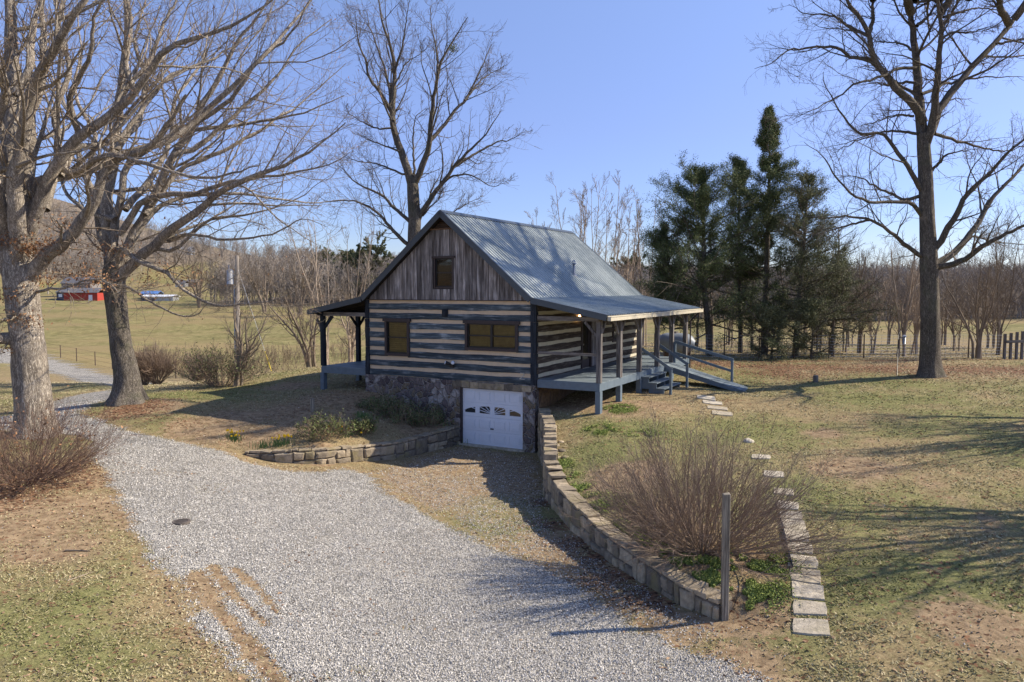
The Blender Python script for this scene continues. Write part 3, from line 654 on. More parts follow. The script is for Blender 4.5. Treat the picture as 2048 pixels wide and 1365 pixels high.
# roofs
YF, YB = -.36, 11.36
def ribbed(P0, P1, name, label=None, pitch=.229):
    """ribbed metal sheet from (x,z) P0 (top) to P1 (bottom) with ribs running down slope"""
    P0 = np.array(P0); P1 = np.array(P1); d = P1-P0; nrm = np.array([-d[1], d[0]]); nrm = nrm/np.linalg.norm(nrm)
    if nrm[1] < 0: nrm = -nrm
    prof = []; y = YF
    while y < YB-.01:
        for dy, h in ((0,0),(.05,0),(.068,.032),(.098,.032),(.116,0)):
            if y+dy < YB: prof.append((y+dy, h))
        for dy in (.155,.19):
            if y+dy+.02 < YB: prof += [(y+dy, 0), (y+dy+.006, .006), (y+dy+.014, .006), (y+dy+.02, 0)] if False else [(y+dy, .0)]
        y += pitch
    prof.append((YB, 0)); V = []; n = len(prof)
    for e in (P0, P1):
        for yy, h in prof: q = e + nrm*(h+.03); V.append((q[0], yy, q[1]))
    for e in (P0, P1):
        for yy in (YF, YB): q = e - nrm*.03; V.append((q[0], yy, q[1]))
    Q = [(i, i+1, n+i+1, n+i) for i in range(n-1)]; b = 2*n
    o = mesh(name, V, Q, None, M['roof'], cab)
    if label: o['label'] = label
    m = MB(); a0 = P0-nrm*.07; a1 = P1-nrm*.07; c0 = P0+nrm*.02; c1 = P1+nrm*.02
    m.hexa([(a0[0],YF+.02,a0[1]),(a1[0],YF+.02,a1[1]),(a1[0],YB-.02,a1[1]),(a0[0],YB-.02,a0[1]),(c0[0],YF+.02,c0[1]),(c1[0],YF+.02,c1[1]),(c1[0],YB-.02,c1[1]),(c0[0],YB-.02,c0[1])])
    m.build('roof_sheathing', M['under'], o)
    # rake trim front and back
    for yy in (YF-.012, YB+.012):
        m = MB(); e0 = P0+nrm*.045; e1 = P1+nrm*.045; b0 = P0-nrm*.15; b1 = P1-nrm*.15
        m.hexa([(b0[0],yy-.015,b0[1]),(b1[0],yy-.015,b1[1]),(b1[0],yy+.012,b1[1]),(b0[0],yy+.012,b0[1]),(e0[0],yy-.015,e0[1]),(e1[0],yy-.015,e1[1]),(e1[0],yy+.012,e1[1]),(e0[0],yy+.012,e0[1])])
        s_ = 1 if yy < 5 else -1; f0 = P0+nrm*.06; f1 = P1+nrm*.06
        m.hexa([(e0[0],yy-.015,e0[1]+.001),(e1[0],yy-.015,e1[1]+.001),(e1[0],yy+.015+s_*.10,e1[1]+.001),(e0[0],yy+.015+s_*.10,e0[1]+.001),(f0[0],yy-.015,f0[1]),(f1[0],yy-.015,f1[1]),(f1[0],yy+.015+s_*.10,f1[1]),(f0[0],yy+.015+s_*.10,f0[1])])
        m.build('rake_trim', M['darktrim'], o)
    return o
RX = -WD/2
ribbed((RX, RZ), (0., EZ), 'main_roof', 'right slope of the green metal roof')
ribbed((RX, RZ), (-WD, EZ), 'main_roof', 'left slope of the green metal roof')
ribbed((.0, EZ), (2.79, 4.85), 'porch_roof', 'low metal roof of the right hand porch')
ribbed((-WD, EZ), (-WD-2.79, 4.85), 'porch_roof', 'low metal roof of the left hand porch')
f = MB()
for s_ in (-1, 1): f.hexa([(RX, YF, RZ+.03),(RX+s_*.16, YF, RZ+.03-.16*SL+.035),(RX+s_*.16, YB, RZ+.03-.16*SL+.035),(RX, YB, RZ+.03),(RX, YF, RZ+.075),(RX+s_*.17, YF, RZ+.075-.17*SL+.02),(RX+s_*.17, YB, RZ+.075-.17*SL+.02),(RX, YB, RZ+.075)])
f.build('ridge_cap', M['darktrim'], cab)
f = MB()
for a, b, c, d in ((2.80,2.81,4.70,4.86),(2.81,2.91,4.70,4.71),(2.91,2.92,4.70,4.84)): f.box(a, b, YF+.02, YB, c, d)
f.box(2.915,2.935,YF+.02,YB,4.825,4.85); f.box(2.81,2.92,YF+.02,YF+.03,4.71,4.84); f.box(2.81,2.92,YB-.01,YB,4.71,4.84)
f.build('gutter', M['gutter'], cab)
f = MB(); f.box(-WD-2.84,-WD-2.80,YF,YB,4.72,4.86); f.build('fascia', M['darktrim'], cab)
f = MB(); f.cyl((2.86,10.9,4.7),(2.50,10.75,4.3),.035,n=8); f.cyl((2.50,10.75,4.3),(2.50,10.75,1.95),.035,n=8); f.cyl((2.50,10.75,1.95),(2.9,10.7,1.85),.035,n=8); f.build('downspout', M['trim'], cab)
# roof vent pipe: photo (1185,548) base
f = MB(); vx, vy = -1.05, 5.6; vz = EZ + SL*(-vx); f.cyl((vx,vy,vz-.05),(vx,vy,vz+.55),.055); f.cyl((vx,vy,vz+.5),(vx,vy,vz+.56),.09); f.cyl((vx,vy,vz+.60),(vx,vy,vz+.66),.10,.03)
f.cyl((vx,vy,vz-.02),(vx,vy,vz+.10),.14,.07); f.build('vent_pipe', M['galv'], cab, True)
# porches
PV = [0.06, 1.95, 4.1, 6.3, 8.3, 10.4]
def porch(sx, x0):
    """sx=+1 right porch (x from 0 to 2.4), -1 left porch"""
    X = lambda d: x0 + sx*d
    f = MB(); y = .0; bw = .14
    k = 0
    while y < LN-.02:
        f.box(min(X(.09),X(2.40)), max(X(.09),X(2.40)), y+.004, min(y+bw, LN)-.004, ZD-.035, ZD, random.random(), .002); y += bw
    dk = f.build('porch_deck', M['deck'], cab); dk['label'] = ('right' if sx > 0 else 'left') + ' porch deck of slate blue boards'
    f = MB(); a, b = sorted((X(2.36), X(2.42))); f.box(a, b, -.03, LN, ZD-.28, ZD-.036)
    a, b = sorted((X(.09), X(2.36))); f.box(a, b, -.03, .02, ZD-.28, ZD-.036); f.box(a, b, LN-.05, LN, ZD-.28, ZD-.036)
    for yy in (2.0, 4.1, 6.3, 8.4): f.box(a, b, yy, yy+.05, ZD-.26, ZD-.04)
    f.build('rim_joist', M['bluepaint'], dk)
    P = PV if sx > 0 else [.06, 2.25, 4.5, 6.7, 8.8, 10.4]
    for yy in P:
        q = hpt(-X(2.4), yy, 0); gz0 = g1(q[0], q[1])-.1
        f = MB(); w = .085; cx_ = X(2.45 if sx > 0 else 2.45)
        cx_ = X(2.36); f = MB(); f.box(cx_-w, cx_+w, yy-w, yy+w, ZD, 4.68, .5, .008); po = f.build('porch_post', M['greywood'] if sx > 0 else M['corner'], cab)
        f = MB(); f.box(cx_-w-.005, cx_+w+.005, yy-w-.005-(.03 if yy < .1 else 0), yy+w+.005, gz0, ZD-.001 if yy > 100 else ZD-.281 if yy > .1 else ZD-.283); f.build('porch_pier', M['bluepaint'], cab)
        for dy in (-1, 1):
            if (yy < .1 and dy < 0) or (yy > 10 and dy > 0): continue
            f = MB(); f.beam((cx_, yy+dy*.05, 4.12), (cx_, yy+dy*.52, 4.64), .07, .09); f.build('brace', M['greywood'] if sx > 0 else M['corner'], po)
        if yy < .1 or yy > 10:
            f = MB(); f.beam((cx_-sx*.05, yy, 4.12), (cx_-sx*.52, yy, 4.64), .07, .09); f.build('brace', M['greywood'] if sx > 0 else M['corner'], po)
            if sx < 0: f = MB(); f.beam((cx_+sx*.05, yy, 4.12), (cx_+sx*.32, yy, 4.5), .07, .09); f.build('brace', M['greywood'], po)
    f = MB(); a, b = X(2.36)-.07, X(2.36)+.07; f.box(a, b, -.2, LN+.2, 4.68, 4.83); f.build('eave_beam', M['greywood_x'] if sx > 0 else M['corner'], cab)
    for yy in (.06, LN-.1):
        f = MB(); a, b = sorted((X(.06), X(2.28))); f.box(a, b, yy-.06, yy+.06, 4.66, 4.81, .5, .006); f.build('tie_beam', M['greywood_x'], cab)
    # rafters under the roof
    for k in range(0): pass
    f = MB()
    for k in range(14):
        yy = .5+k*.79; f.beam((X(.05), yy, 5.27), (X(2.72), yy, 4.745), .05, .12)
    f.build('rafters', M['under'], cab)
porch(1, 0.); porch(-1, -WD)
f = MB(); f.box(.06, 2.28, .0, .07, 3.49, 3.58, .6, .006); f.build('end_rail', M['greywood_x'], cab)
# porch door
f = MB(); f.box(DOOR[0], DOOR[0]+.09, -.06, .1, DOOR[2], DOOR[3]); f.box(DOOR[1]-.09, DOOR[1], -.06, .1, DOOR[2], DOOR[3]); f.box(DOOR[0]+.09, DOOR[1]-.09, -.06, .1, DOOR[3]-.1, DOOR[3])
rot_side(f); pd = f.build('porch_door', M['trim'], cab); pd['label'] = 'dark porch door with a glass storm panel'
f = MB(); f.box(DOOR[0]+.09, DOOR[1]-.09, .03, .07, DOOR[2], DOOR[3]-.1); f.box(DOOR[0]+.12, DOOR[0]+.20, .0, .03, DOOR[2]+.02, DOOR[3]-.12); f.box(DOOR[1]-.20, DOOR[1]-.12, .0, .03, DOOR[2]+.02, DOOR[3]-.12); f.box(DOOR[0]+.2, DOOR[1]-.2, .0, .03, DOOR[2]+.02, DOOR[2]+.35)
rot_side(f).build('door_leaf', M['trim'], pd)
f = MB(); f.quad((DOOR[0]+.2,.012,DOOR[2]+.35),(DOOR[1]-.2,.012,DOOR[2]+.35),(DOOR[1]-.2,.012,DOOR[3]-.13),(DOOR[0]+.2,.012,DOOR[3]-.13)); rot_side(f).build('door_glass', M['glass'], pd)
f = MB(); f.cyl((DOOR[0]+.16,-.06,3.55),(DOOR[0]+.16,.0,3.55),.03,n=10); rot_side(f).build('door_knob', M['galv'], pd, True)
f = MB(); f.box(5.0,5.5,-.055,-.0,2.62,4.7); f.box(5.52,6.0,-.055,0,2.62,4.7); rot_side(f).build('shutter_panel', M['siding'], cab)
# lights and fittings
ml = NT('lit_porch_bulb'); ml.set(ml.b.inputs['Base Color'], (1,.7,.4)); ml.b.inputs['Emission Color'].default_value = (1,.55,.2,1); ml.b.inputs['Emission Strength'].default_value = 12
f = MB(); f.box(.05,.16,3.5,3.62,4.78,4.86); pl_ = f.build('porch_light', M['black'], cab); f = MB(); f.cyl((.12,3.56,4.66),(.12,3.56,4.78),.045,.03); f.build('bulb', ml.m, pl_, True)
f = MB(); f.box(-3.84,-3.61,-.10,-.03,4.72,5.0); f.box(-3.80,-3.65,-.13,-.10,4.76,4.96); f.build('wall_box', M['corner'], cab)
fl = MB().box(-3.50,-3.34,-.12,-.03,2.84,2.99).build('floodlight', M['black'], cab)
f = MB(); f.cyl((-3.48,-.13,2.98),(-3.60,-.26,3.04),.05,.075); f.cyl((-3.36,-.13,2.98),(-3.26,-.27,3.05),.05,.08); f.build('lamp_head', M['black'], fl, True)
f = MB(); f.cyl((-3.60,-.262,3.04),(-3.604,-.267,3.042),.065); f.build('lamp_lens', M['white'], fl, True); f = MB(); f.cyl((-3.26,-.272,3.05),(-3.256,-.277,3.052),.07); f.build('lamp_lens', M['white'], fl, True)
# house number mark on the lowest right log
f = MB(); zc = 2.62
for a, b in (((-.58,zc+.17),(-.42,zc+.17)),((-.42,zc+.17),(-.42,zc+.09)),((-.42,zc+.09),(-.60,zc-.04)),((-.60,zc-.04),(-.40,zc-.04))): f.beam((a[0],-.062,a[1]),(b[0],-.062,b[1]),.012,.026)
f.build('house_mark', M['galv'], cab)
# steps: y 4.2..6.4, down in +x from 2.42
st = MB()
def to_g(x, y): q = hpt(-x, y, 0); return g1(q[0], q[1])
ya, yb = 4.25, 6.35
gb = to_g(3.45, 5.3)-.05
stp = empty('porch_steps', (0,0,0)); stp.parent = cab; stp['label'] = 'open blue steps with hand rails from the porch'
for yy in (ya, (ya+yb)/2, yb):
    f = MB()
    pts_ = [(2.43, ZD-.05)]
    for k in range(3): pts_ += [(2.43+.30*(k+1), ZD-.05-.21*(k)-.0)] if False else []
    for k in range(4):
        x_a = 2.43+.30*k-.02; zt = ZD-.245-.205*k+.0
        f.box(x_a, x_a+.30, yy-.025, yy+.025, max(zt-.42, gb), zt)
    f.build('stringer', M['bluepaint'], stp)
for k in range(4):
    zt = ZD-.205*(k+1); f = MB(); f.box(2.43+.30*k-.04+.01, 2.43+.30*(k+1)+.01, ya-.06, yb+.06, zt-.04, zt, .5, .002); f.build('tread', M['deck'], stp)
for yy, pyy in ((ya-.06, 4.1), (yb+.06, 6.3)):
    f = MB(); f.beam((2.38, yy, 3.50), (3.62, yy, 2.72), .04, .11); f.beam((3.58, yy, to_g(3.58, yy)-.05), (3.58, yy, 2.72), .09, .09); f.build('handrail', M['bluepaint'], stp)
# ramp: y 7.2..8.35, going +x 3.25 m
yr0, yr1 = 7.15, 8.30; L_ = 3.25; zr1 = to_g(2.43+L_, 7.7)+.03
f = MB(); n = 22
rz = lambda d: ZD + (zr1-ZD)*d/L_
for k in range(n):
    d0, d1 = L_*k/n+.004, L_*(k+1)/n-.004
    f.hexa([(2.43+d0,yr0,rz(d0)-.035),(2.43+d1,yr0,rz(d1)-.035),(2.43+d1,yr1,rz(d1)-.035),(2.43+d0,yr1,rz(d0)-.035),(2.43+d0,yr0,rz(d0)),(2.43+d1,yr0,rz(d1)),(2.43+d1,yr1,rz(d1)),(2.43+d0,yr1,rz(d0))], random.random())
rp = f.build('porch_ramp', M['deck'], cab); rp['label'] = 'slate blue access ramp sloping down to the lawn'
f = MB()
for yy in (yr0+.02, yr1-.02): f.hexa([(2.43,yy-.025,rz(0)-.26),(2.43+L_*.86,yy-.025,rz(L_*.86)-.16),(2.43+L_*.86,yy+.025,rz(L_*.86)-.16),(2.43,yy+.025,rz(0)-.26),(2.43,yy-.025,rz(0)-.037),(2.43+L_,yy-.025,rz(L_)-.037),(2.43+L_,yy+.025,rz(L_)-.037),(2.43,yy+.025,rz(0)-.037)])
f.build('ramp_stringer', M['bluepaint'], rp)
f = MB(); yy = yr1+.04
f.beam((2.5, yy, 3.50), (2.43+2.55, yy, 3.50-.78*2.55/2.9), .05, .12); f.beam((2.5, yy, 3.02), (2.43+2.5, yy, 3.02-.78*2.5/2.9), .04, .10)
f.beam((2.5, yy+.0, 2.4), (2.5, yy, 3.5), .09, .09); f.beam((2.43+2.5, yy, to_g(4.9, yy)-.05), (2.43+2.5, yy, 3.50-.78*2.5/2.9), .09, .09)
f.build('ramp_railing', M['bluepaint'], rp)
# ------------------------------------------------------------------ tubes and trees
def tubes(P, Rr, sides):
    """P (N,K,3), Rr (N,K) -> vertices, quads"""
    N, K, _ = P.shape
    T = np.gradient(P, axis=1); T /= np.linalg.norm(T, axis=2, keepdims=True)+1e-9
    mean = T.mean(1); ref = np.eye(3)[np.argmin(np.abs(mean), 1)][:, None, :]
    A = np.cross(T, ref); A /= np.linalg.norm(A, axis=2, keepdims=True)+1e-9; B = np.cross(T, A)
    an = np.arange(sides)*2*pi/sides
    V = P[:,:,None,:] + Rr[:,:,None,None]*(np.cos(an)[None,None,:,None]*A[:,:,None,:] + np.sin(an)[None,None,:,None]*B[:,:,None,:])
    idx = np.arange(N*K*sides).reshape(N, K, sides); nx = np.roll(idx, -1, 2)
    Q = np.stack([idx[:,:-1], nx[:,:-1], nx[:,1:], idx[:,1:]], -1).reshape(-1, 4)
    return V.reshape(-1, 3), Q
def join(parts):
    V = []; Q = []; o = 0
    for v, q in parts: V.append(v); Q.append(q+o); o += len(v)
    return np.concatenate(V), np.concatenate(Q)
def grow(P, Rr, n, rg, ang=(30, 60), tr=(.25, 1.), ln=(.3, .6), K=6, up=.1, wig=.12, rs=.55, rmin=.004, rel='parent', bias=None, tip=.25):
    """children of every branch; n per parent"""
    N, KP, _ = P.shape; M_ = N*n
    pi_ = np.repeat(np.arange(N), n)
    t = (np.tile(np.arange(n), N) + rg.random(M_))/n*(tr[1]-tr[0]) + tr[0]
    s_ = np.clip(t, 0, .999)*(KP-1); i0 = s_.astype(int); fr = (s_-i0)[:, None]
    st = P[pi_, i0]*(1-fr) + P[pi_, i0+1]*fr; d = P[pi_, i0+1]-P[pi_, i0]; d /= np.linalg.norm(d, axis=1, keepdims=True)+1e-9
    pr = Rr[pi_, i0]*(1-fr[:,0]) + Rr[pi_, i0+1]*fr[:,0]
    L = np.linalg.norm(np.diff(P, axis=1), axis=2).sum(1)[pi_]
    r_ = rg.normal(size=(M_, 3)); r_ -= (r_*d).sum(1, keepdims=True)*d
    if bias is not None: r_ += np.array(bias)*1.2; r_ -= (r_*d).sum(1, keepdims=True)*d
    r_ /= np.linalg.norm(r_, axis=1, keepdims=True)+1e-9
    a = np.radians(rg.uniform(*ang, M_))[:, None]
    dr = d*np.cos(a) + r_*np.sin(a)
    ll = L*rg.uniform(*ln, M_)*(1-.55*t) if rel == 'parent' else rg.uniform(*ln, M_)
    out = np.empty((M_, K, 3)); out[:,0] = st; step = (ll/(K-1))[:, None]
    for k in range(1, K):
        dr = dr + rg.normal(size=(M_, 3))*wig + np.array([0, 0, up]); dr /= np.linalg.norm(dr, axis=1, keepdims=True)
        out[:,k] = out[:,k-1] + dr*step
    r0 = np.maximum(np.minimum(pr*rs, ll*.02+.01), rmin)
    R_ = r0[:, None]*np.linspace(1, tip, K)[None]
    return out, np.maximum(R_, rmin*.7)
def spline(P, K, jit=0., rg=rng):
    """Catmull-Rom resample of a point list to K points"""
    P = np.array(P, float); n = len(P)
    if n == 2: Pm = np.stack([P[0], (P[0]+P[1])/2, P[1]]); P = Pm; n = 3
    E = np.concatenate([[2*P[0]-P[1]], P, [2*P[-1]-P[-2]]])
    dl = np.concatenate([[0], np.cumsum(np.linalg.norm(np.diff(P[:, :3], axis=0), axis=1))]); u = np.linspace(0, dl[-1], K)
    o = []
    for q in u:
        i = min(np.searchsorted(dl, q, side='right')-1, n-2); t = (q-dl[i])/(dl[i+1]-dl[i]+1e-9)
        p0, p1, p2, p3 = E[i], E[i+1], E[i+2], E[i+3]
        o.append(.5*((2*p1)+(-p0+p2)*t+(2*p0-5*p1+4*p2-p3)*t*t+(-p0+3*p1-3*p2+p3)*t**3))
    o = np.array(o)
    if jit: o[1:, :3] += rg.normal(size=(K-1, 3))*jit
    return o
B_OAK = m_bark('pale_furrowed_bark', (.17,.142,.115), (.70,.62,.51), 1.)
B_GREY = m_bark('grey_brown_bark', (.085,.072,.06), (.36,.32,.265), 1.1, (.10,.105,.06))
B_DARK = m_bark('dark_grey_bark', (.085,.072,.058), (.30,.26,.21), 1.1, (.12,.12,.075))
B_TWIG = m_plain('fine_twig_bark', (.22,.175,.13), .9, .3, 2.)
B_TWIGD = m_plain('dark_twig_bark', (.16,.128,.098), .9, .3, 2.)
B_PALE = m_plain('pale_sapling_bark', (.36,.29,.22), .9, .3, 2.)
B_SHRUB = m_plain('shrub_twig_bark', (.27,.20,.145), .9, .35, 2.)
L_BROWN = m_leaf('dry_brown_leaves', (.13,.06,.028), (.42,.23,.11))
L_LITTER = m_leaf('fallen_leaf_litter', (.15,.09,.055), (.40,.27,.165))
L_CEDAR = m_leaf('cedar_foliage', (.035,.052,.022), (.19,.225,.085))
L_CEDARB = m_leaf('sparse_cedar_foliage', (.06,.07,.03), (.22,.23,.115))
L_GREEN = m_leaf('ground_cover_leaves', (.10,.14,.028), (.36,.42,.11))
L_BUSH = m_leaf('evergreen_bush_leaves', (.045,.06,.02), (.17,.205,.07))
L_GRASS = m_leaf('grass_blades', (.17,.18,.06), (.51,.43,.26))
def flakes(P, rg, size, flat=0., asp=(.5, .9)):
    """one bent quad per point"""
    n = len(P); s_ = rg.uniform(*size, n)[:, None]; a = rg.normal(size=(n, 3)); a[:, 2] *= (1-flat); a /= np.linalg.norm(a, axis=1, keepdims=True)
    b = rg.normal(size=(n, 3)); b[:, 2] *= (1-flat); b -= (b*a).sum(1, keepdims=True)*a; b /= np.linalg.norm(b, axis=1, keepdims=True); b *= rg.uniform(*asp, n)[:, None]
    V = np.stack([P-a*s_/2, P+b*s_/2*.8, P+a*s_/2, P-b*s_/2*.8], 1); V[:, 2] += np.array([0,0,1])*s_*.1
    t = np.repeat(rg.random(n), 4); return V.reshape(-1, 3), np.arange(n*4).reshape(-1, 4), t
def big_tree(name, label, cat, base, trunk, limbs, mats, seed, dens=(9, 7, 5), crown_top=None, leaves=None, extra=None, group=None, twl=1., up2=.05, bias2=None, rmin=.006, fl=1.35, lr=1.):
    """trunk/limbs: photo polylines at real depth; each limb = (points, r0, r1, depth slope)"""
    rg = np.random.default_rng(seed); Y0 = base[1]; root = empty(name, base); tag(root, label, cat, group)
    o = np.array(base)
    K = 22
    tp = np.array([at(px, py, Y0+dy) for px, py, r, dy in trunk]); tr_ = np.array([q[2] for q in trunk])
    tp[0, 2] = base[2]-.25; arr = spline(np.concatenate([tp, tr_[:, None]], 1), 40); 
    P = arr[None, :, :3]; Rr = arr[None, :, 3]
    # trunk with root flare and bark relief
    V, Q = tubes(P, Rr, 28); V = V.reshape(40, 28, 3); c = P[0][:, None]; h = V[:,:,2]-base[2]
    an = np.arange(28)*2*pi/28
    fl_ = 1 + .16*np.clip(1-h/1.0, 0, 1)**2*(1.2+np.sin(an*5+1.)[None]*.9+np.sin(an*3)[None]*.5)*fl + (fbm(np.tile(an*3.2, (40,1)), h*1.1, 1., 4, seed)-.5)*.22
    V = c + (V-c)*fl_[:,:,None]
    mesh('trunk', V.reshape(-1,3)-o, Q, None, mats[0], root, True)
    lp = []; lr_ = []
    for pts_, r0, r1, sl in limbs:
        n = len(pts_); d0 = 0.; w = []
        for i, (px, py) in enumerate(pts_):
            if i: d0 += math.hypot(px-pts_[i-1][0], py-pts_[i-1][1])/F*Y0
            w.append(at(px, py, Y0+sl*d0+.12*sl*d0*sin(d0)))
        q = spline(w, K, .02, rg); lp.append(q); lr_.append((r0*(1-np.linspace(0,1,K))**1.05 + r1*.8)*.9)
    LP = np.array(lp); LR = np.array(lr_)
    parts = [tubes(LP, LR, 10)]
    # second order
    P2, R2 = grow(LP, LR, dens[0], rg, (22, 62), (.18, 1.), (.28, .62), 9, up2, .13, .42, rmin*1.3, bias=bias2)
    parts.append(tubes(P2, R2, 5))
    P3, R3 = grow(P2, R2, dens[1], rg, (25, 60), (.15, 1.), (.35, .7), 6, up2, .16, .55, rmin)
    tw = [tubes(P3, R3, 3)]
    P4, R4 = grow(P3, R3, dens[2], rg, (25, 65), (.15, 1.), (.4, .85), 5, .04, .2, .7, rmin*.75)
    tw.append(tubes(P4, R4, 3))
    P5, R5 = grow(LP, LR, dens[0]*2, rg, (35, 80), (.05, .95), (.5*lr, 1.7*lr), 6, up2*1.5, .18, .25, rmin, rel='abs')
    tw.append(tubes(P5, R5, 3)); P6, R6 = grow(P5, R5, 4, rg, (25, 65), (.15, 1.), (.35, .8), 5, .04, .2, .7, rmin*.8); tw.append(tubes(P6, R6, 3))
    v, q = join(parts); mesh('limbs', v-o, q, None, mats[1], root, True)
    v, q = join(tw); mesh('twigs', v-o, q, None, mats[2], root, True)
    if leaves:
        pts_ = []
        for (px, py, rad, n) in leaves:
            c = at(px, py, Y0-.4); pts_.append(c + rg.normal(size=(int(n*2.2), 3))*rad*np.array([1, .7, .55]))
        pp = np.concatenate(pts_)
        sel = rg.choice(len(P4), min(len(P4), 500), False); pp = np.concatenate([pp, P4[sel, -1]])
        v, q, t = flakes(pp, rg, (.05, .12), asp=(.35,.7)); mesh('dry_leaves', v-o, q, None, L_BROWN, root, False, t)
    return root, P4
# --- left foreground tree
b1 = gpt(72, 872); Y1 = 23.3; b1 = np.array([(72-1024)/F*Y1, Y1, g1((72-1024)/F*Y1, Y1)])
big_tree('shade_tree', 'massive pale barked bare tree at the far left behind the twiggy shrub', 'tree', b1,
  [(72,872,.60,0),(68,810,.52,0),(60,740,.49,0),(52,660,.47,0),(44,590,.47,0),(38,535,.45,0),(30,490,.36,.1)],
  [([(34,540),(20,450),(12,380),(22,280),(27,180),(24,90),(18,-10),(14,-120)], .36,.13, .1),
   ([(40,540),(34,440),(30,366),(44,293),(58,201),(76,154),(112,92),(142,37),(180,-20),(210,-110)], .26,.06, -.3),
   ([(58,560),(84,520),(121,491),(165,440),(198,385),(205,352),(234,319),(290,300),(330,255),(372,190)], .24,.04, -.25),
   ([(48,540),(60,440),(80,362),(121,352),(198,333),(234,315),(315,289),(366,264),(421,216),(476,165),(530,110),(600,30),(640,-30)], .22,.03, .25),
   ([(44,500),(80,400),(113,330),(157,275),(209,238),(256,205),(271,183),(304,135),(330,99),(403,73),(476,44),(560,-10)], .22,.03, -.15),
   ([(36,470),(60,340),(62,240),(84,160),(86,80),(80,-20),(90,-120)], .20,.05, .35),
   ([(30,560),(8,520),(-20,470),(-70,410),(-140,330)], .26,.08, -.2),
   ([(50,690),(10,676),(-40,690),(-110,660),(-200,640)], .20,.06, -.5),
   ([(22,480),(-10,380),(-20,280),(10,190),(-20,90),(-30,-60)], .22,.06, -.4),
   ([(90,420),(118,300),(110,220),(140,140),(118,60),(130,-40)], .13,.04, .5),
   ([(64,590),(90,580),(130,575),(180,560),(226,572),(240,590)], .05,.012, -.7),
   ([(56,640),(40,628),(10,640),(-40,620)], .05,.012, -.9),
   ([(110,330),(150,345),(215,310),(300,330),(366,350),(430,356),(520,330)], .10,.02, -.6),
   ([(121,352),(150,300),(230,280),(300,200),(340,150),(420,120),(520,60)], .10,.02, .5),
   ([(270,183),(250,120),(262,40),(240,-60)], .09,.03, .1),
   ([(160,275),(140,200),(180,110),(190,30),(230,-60)], .09,.03, -.4),
   ([(28,190),(60,130),(70,40),(110,-60)], .12,.04, .3)],
  (B_OAK, B_OAK, B_TWIG), 3, (7,6,5), leaves=[(60,500,.22,160),(30,480,.3,160),(100,490,.3,150),(190,560,.35,170),(50,640,.28,110),(20,590,.25,80),(90,560,.2,60),(130,450,.3,80),(20,700,.15,30)], bias2=(.35,0,.2), group=None, fl=.6)
# --- second tree
Y2 = 27.7; b2 = np.array([(256-1024)/F*Y2, Y2, g1((256-1024)/F*Y2, Y2)])
big_tree('shade_tree', 'broad bare tree beside the gravel lane, its limbs sweeping right over the pasture', 'tree', b2,
  [(256,806,.70,0),(256,780,.50,0),(252,740,.42,0),(243,700,.385,0),(238,656,.36,0),(231,600,.37,0),(228,560,.39,0),(232,520,.36,.1)],
  [([(236,560),(264,530),(311,488),(348,455),(381,433),(440,385),(513,352),(586,322),(640,290),(690,245)], .22,.025, -.25),
   ([(226,560),(220,487),(214,385),(227,330),(234,256),(242,183),(249,110),(253,55),(249,-20),(246,-110)], .26,.06, .2),
   ([(236,560),(262,480),(290,430),(322,366),(348,311),(388,249),(403,212),(440,154),(476,84),(513,37),(560,-30)], .22,.03, .1),
   ([(232,560),(240,495),(278,524),(330,546),(366,579),(421,609),(476,609),(530,604),(580,590)], .10,.014, -.45),
   ([(228,580),(256,576),(322,616),(385,634),(414,609),(430,590)], .06,.012, -.3),
   ([(226,500),(240,400),(256,330),(310,290),(366,264),(458,253),(549,238),(623,220),(690,190)], .16,.02, .2),
   ([(240,470),(280,410),(330,388),(388,388),(454,366),(549,352),(659,330),(700,305)], .13,.016, -.15),
   ([(262,480),(310,420),(366,396),(440,388),(513,392),(623,407),(696,396)], .11,.014, .45),
   ([(240,540),(200,470),(196,400),(160,330),(150,250),(120,180),(130,80)], .16,.03, .5),
   ([(226,480),(186,400),(178,340),(190,270),(150,190),(160,90),(150,-20)], .12,.03, .9),
   ([(234,300),(280,230),(290,150),(270,80),(300,-20)], .12,.03, .4),
   ([(242,183),(300,120),(330,40),(380,-40)], .10,.03, .3),
   ([(348,311),(400,290),(480,220),(540,170),(600,90),(660,40)], .10,.02, .2),
   ([(388,249),(460,200),(520,120),(580,70),(620,0)], .09,.02, -.3),
   ([(290,430),(360,340),(430,310),(520,260),(610,200),(690,130)], .11,.018, .5),
   ([(311,488),(380,470),(450,480),(540,470),(600,440),(650,450)], .07,.012, -.5),
   ([(264,530),(300,500),(350,500),(420,440),(500,430),(590,400),(660,350)], .08,.012, .1),
   ([(250,420),(300,360),(340,280),(350,200),(400,130),(420,50)], .12,.03, .7),
   ([(230,440),(170,420),(130,380),(110,300),(60,240)], .10,.02, .7)],
  (B_GREY, B_OAK, B_TWIG), 5, (8,6,6), leaves=[(150,540,.45,150),(190,500,.35,110),(290,560,.35,60),(330,540,.4,70),(380,555,.4,60),(250,500,.3,60)], bias2=(.45,0,.15), fl=.7)
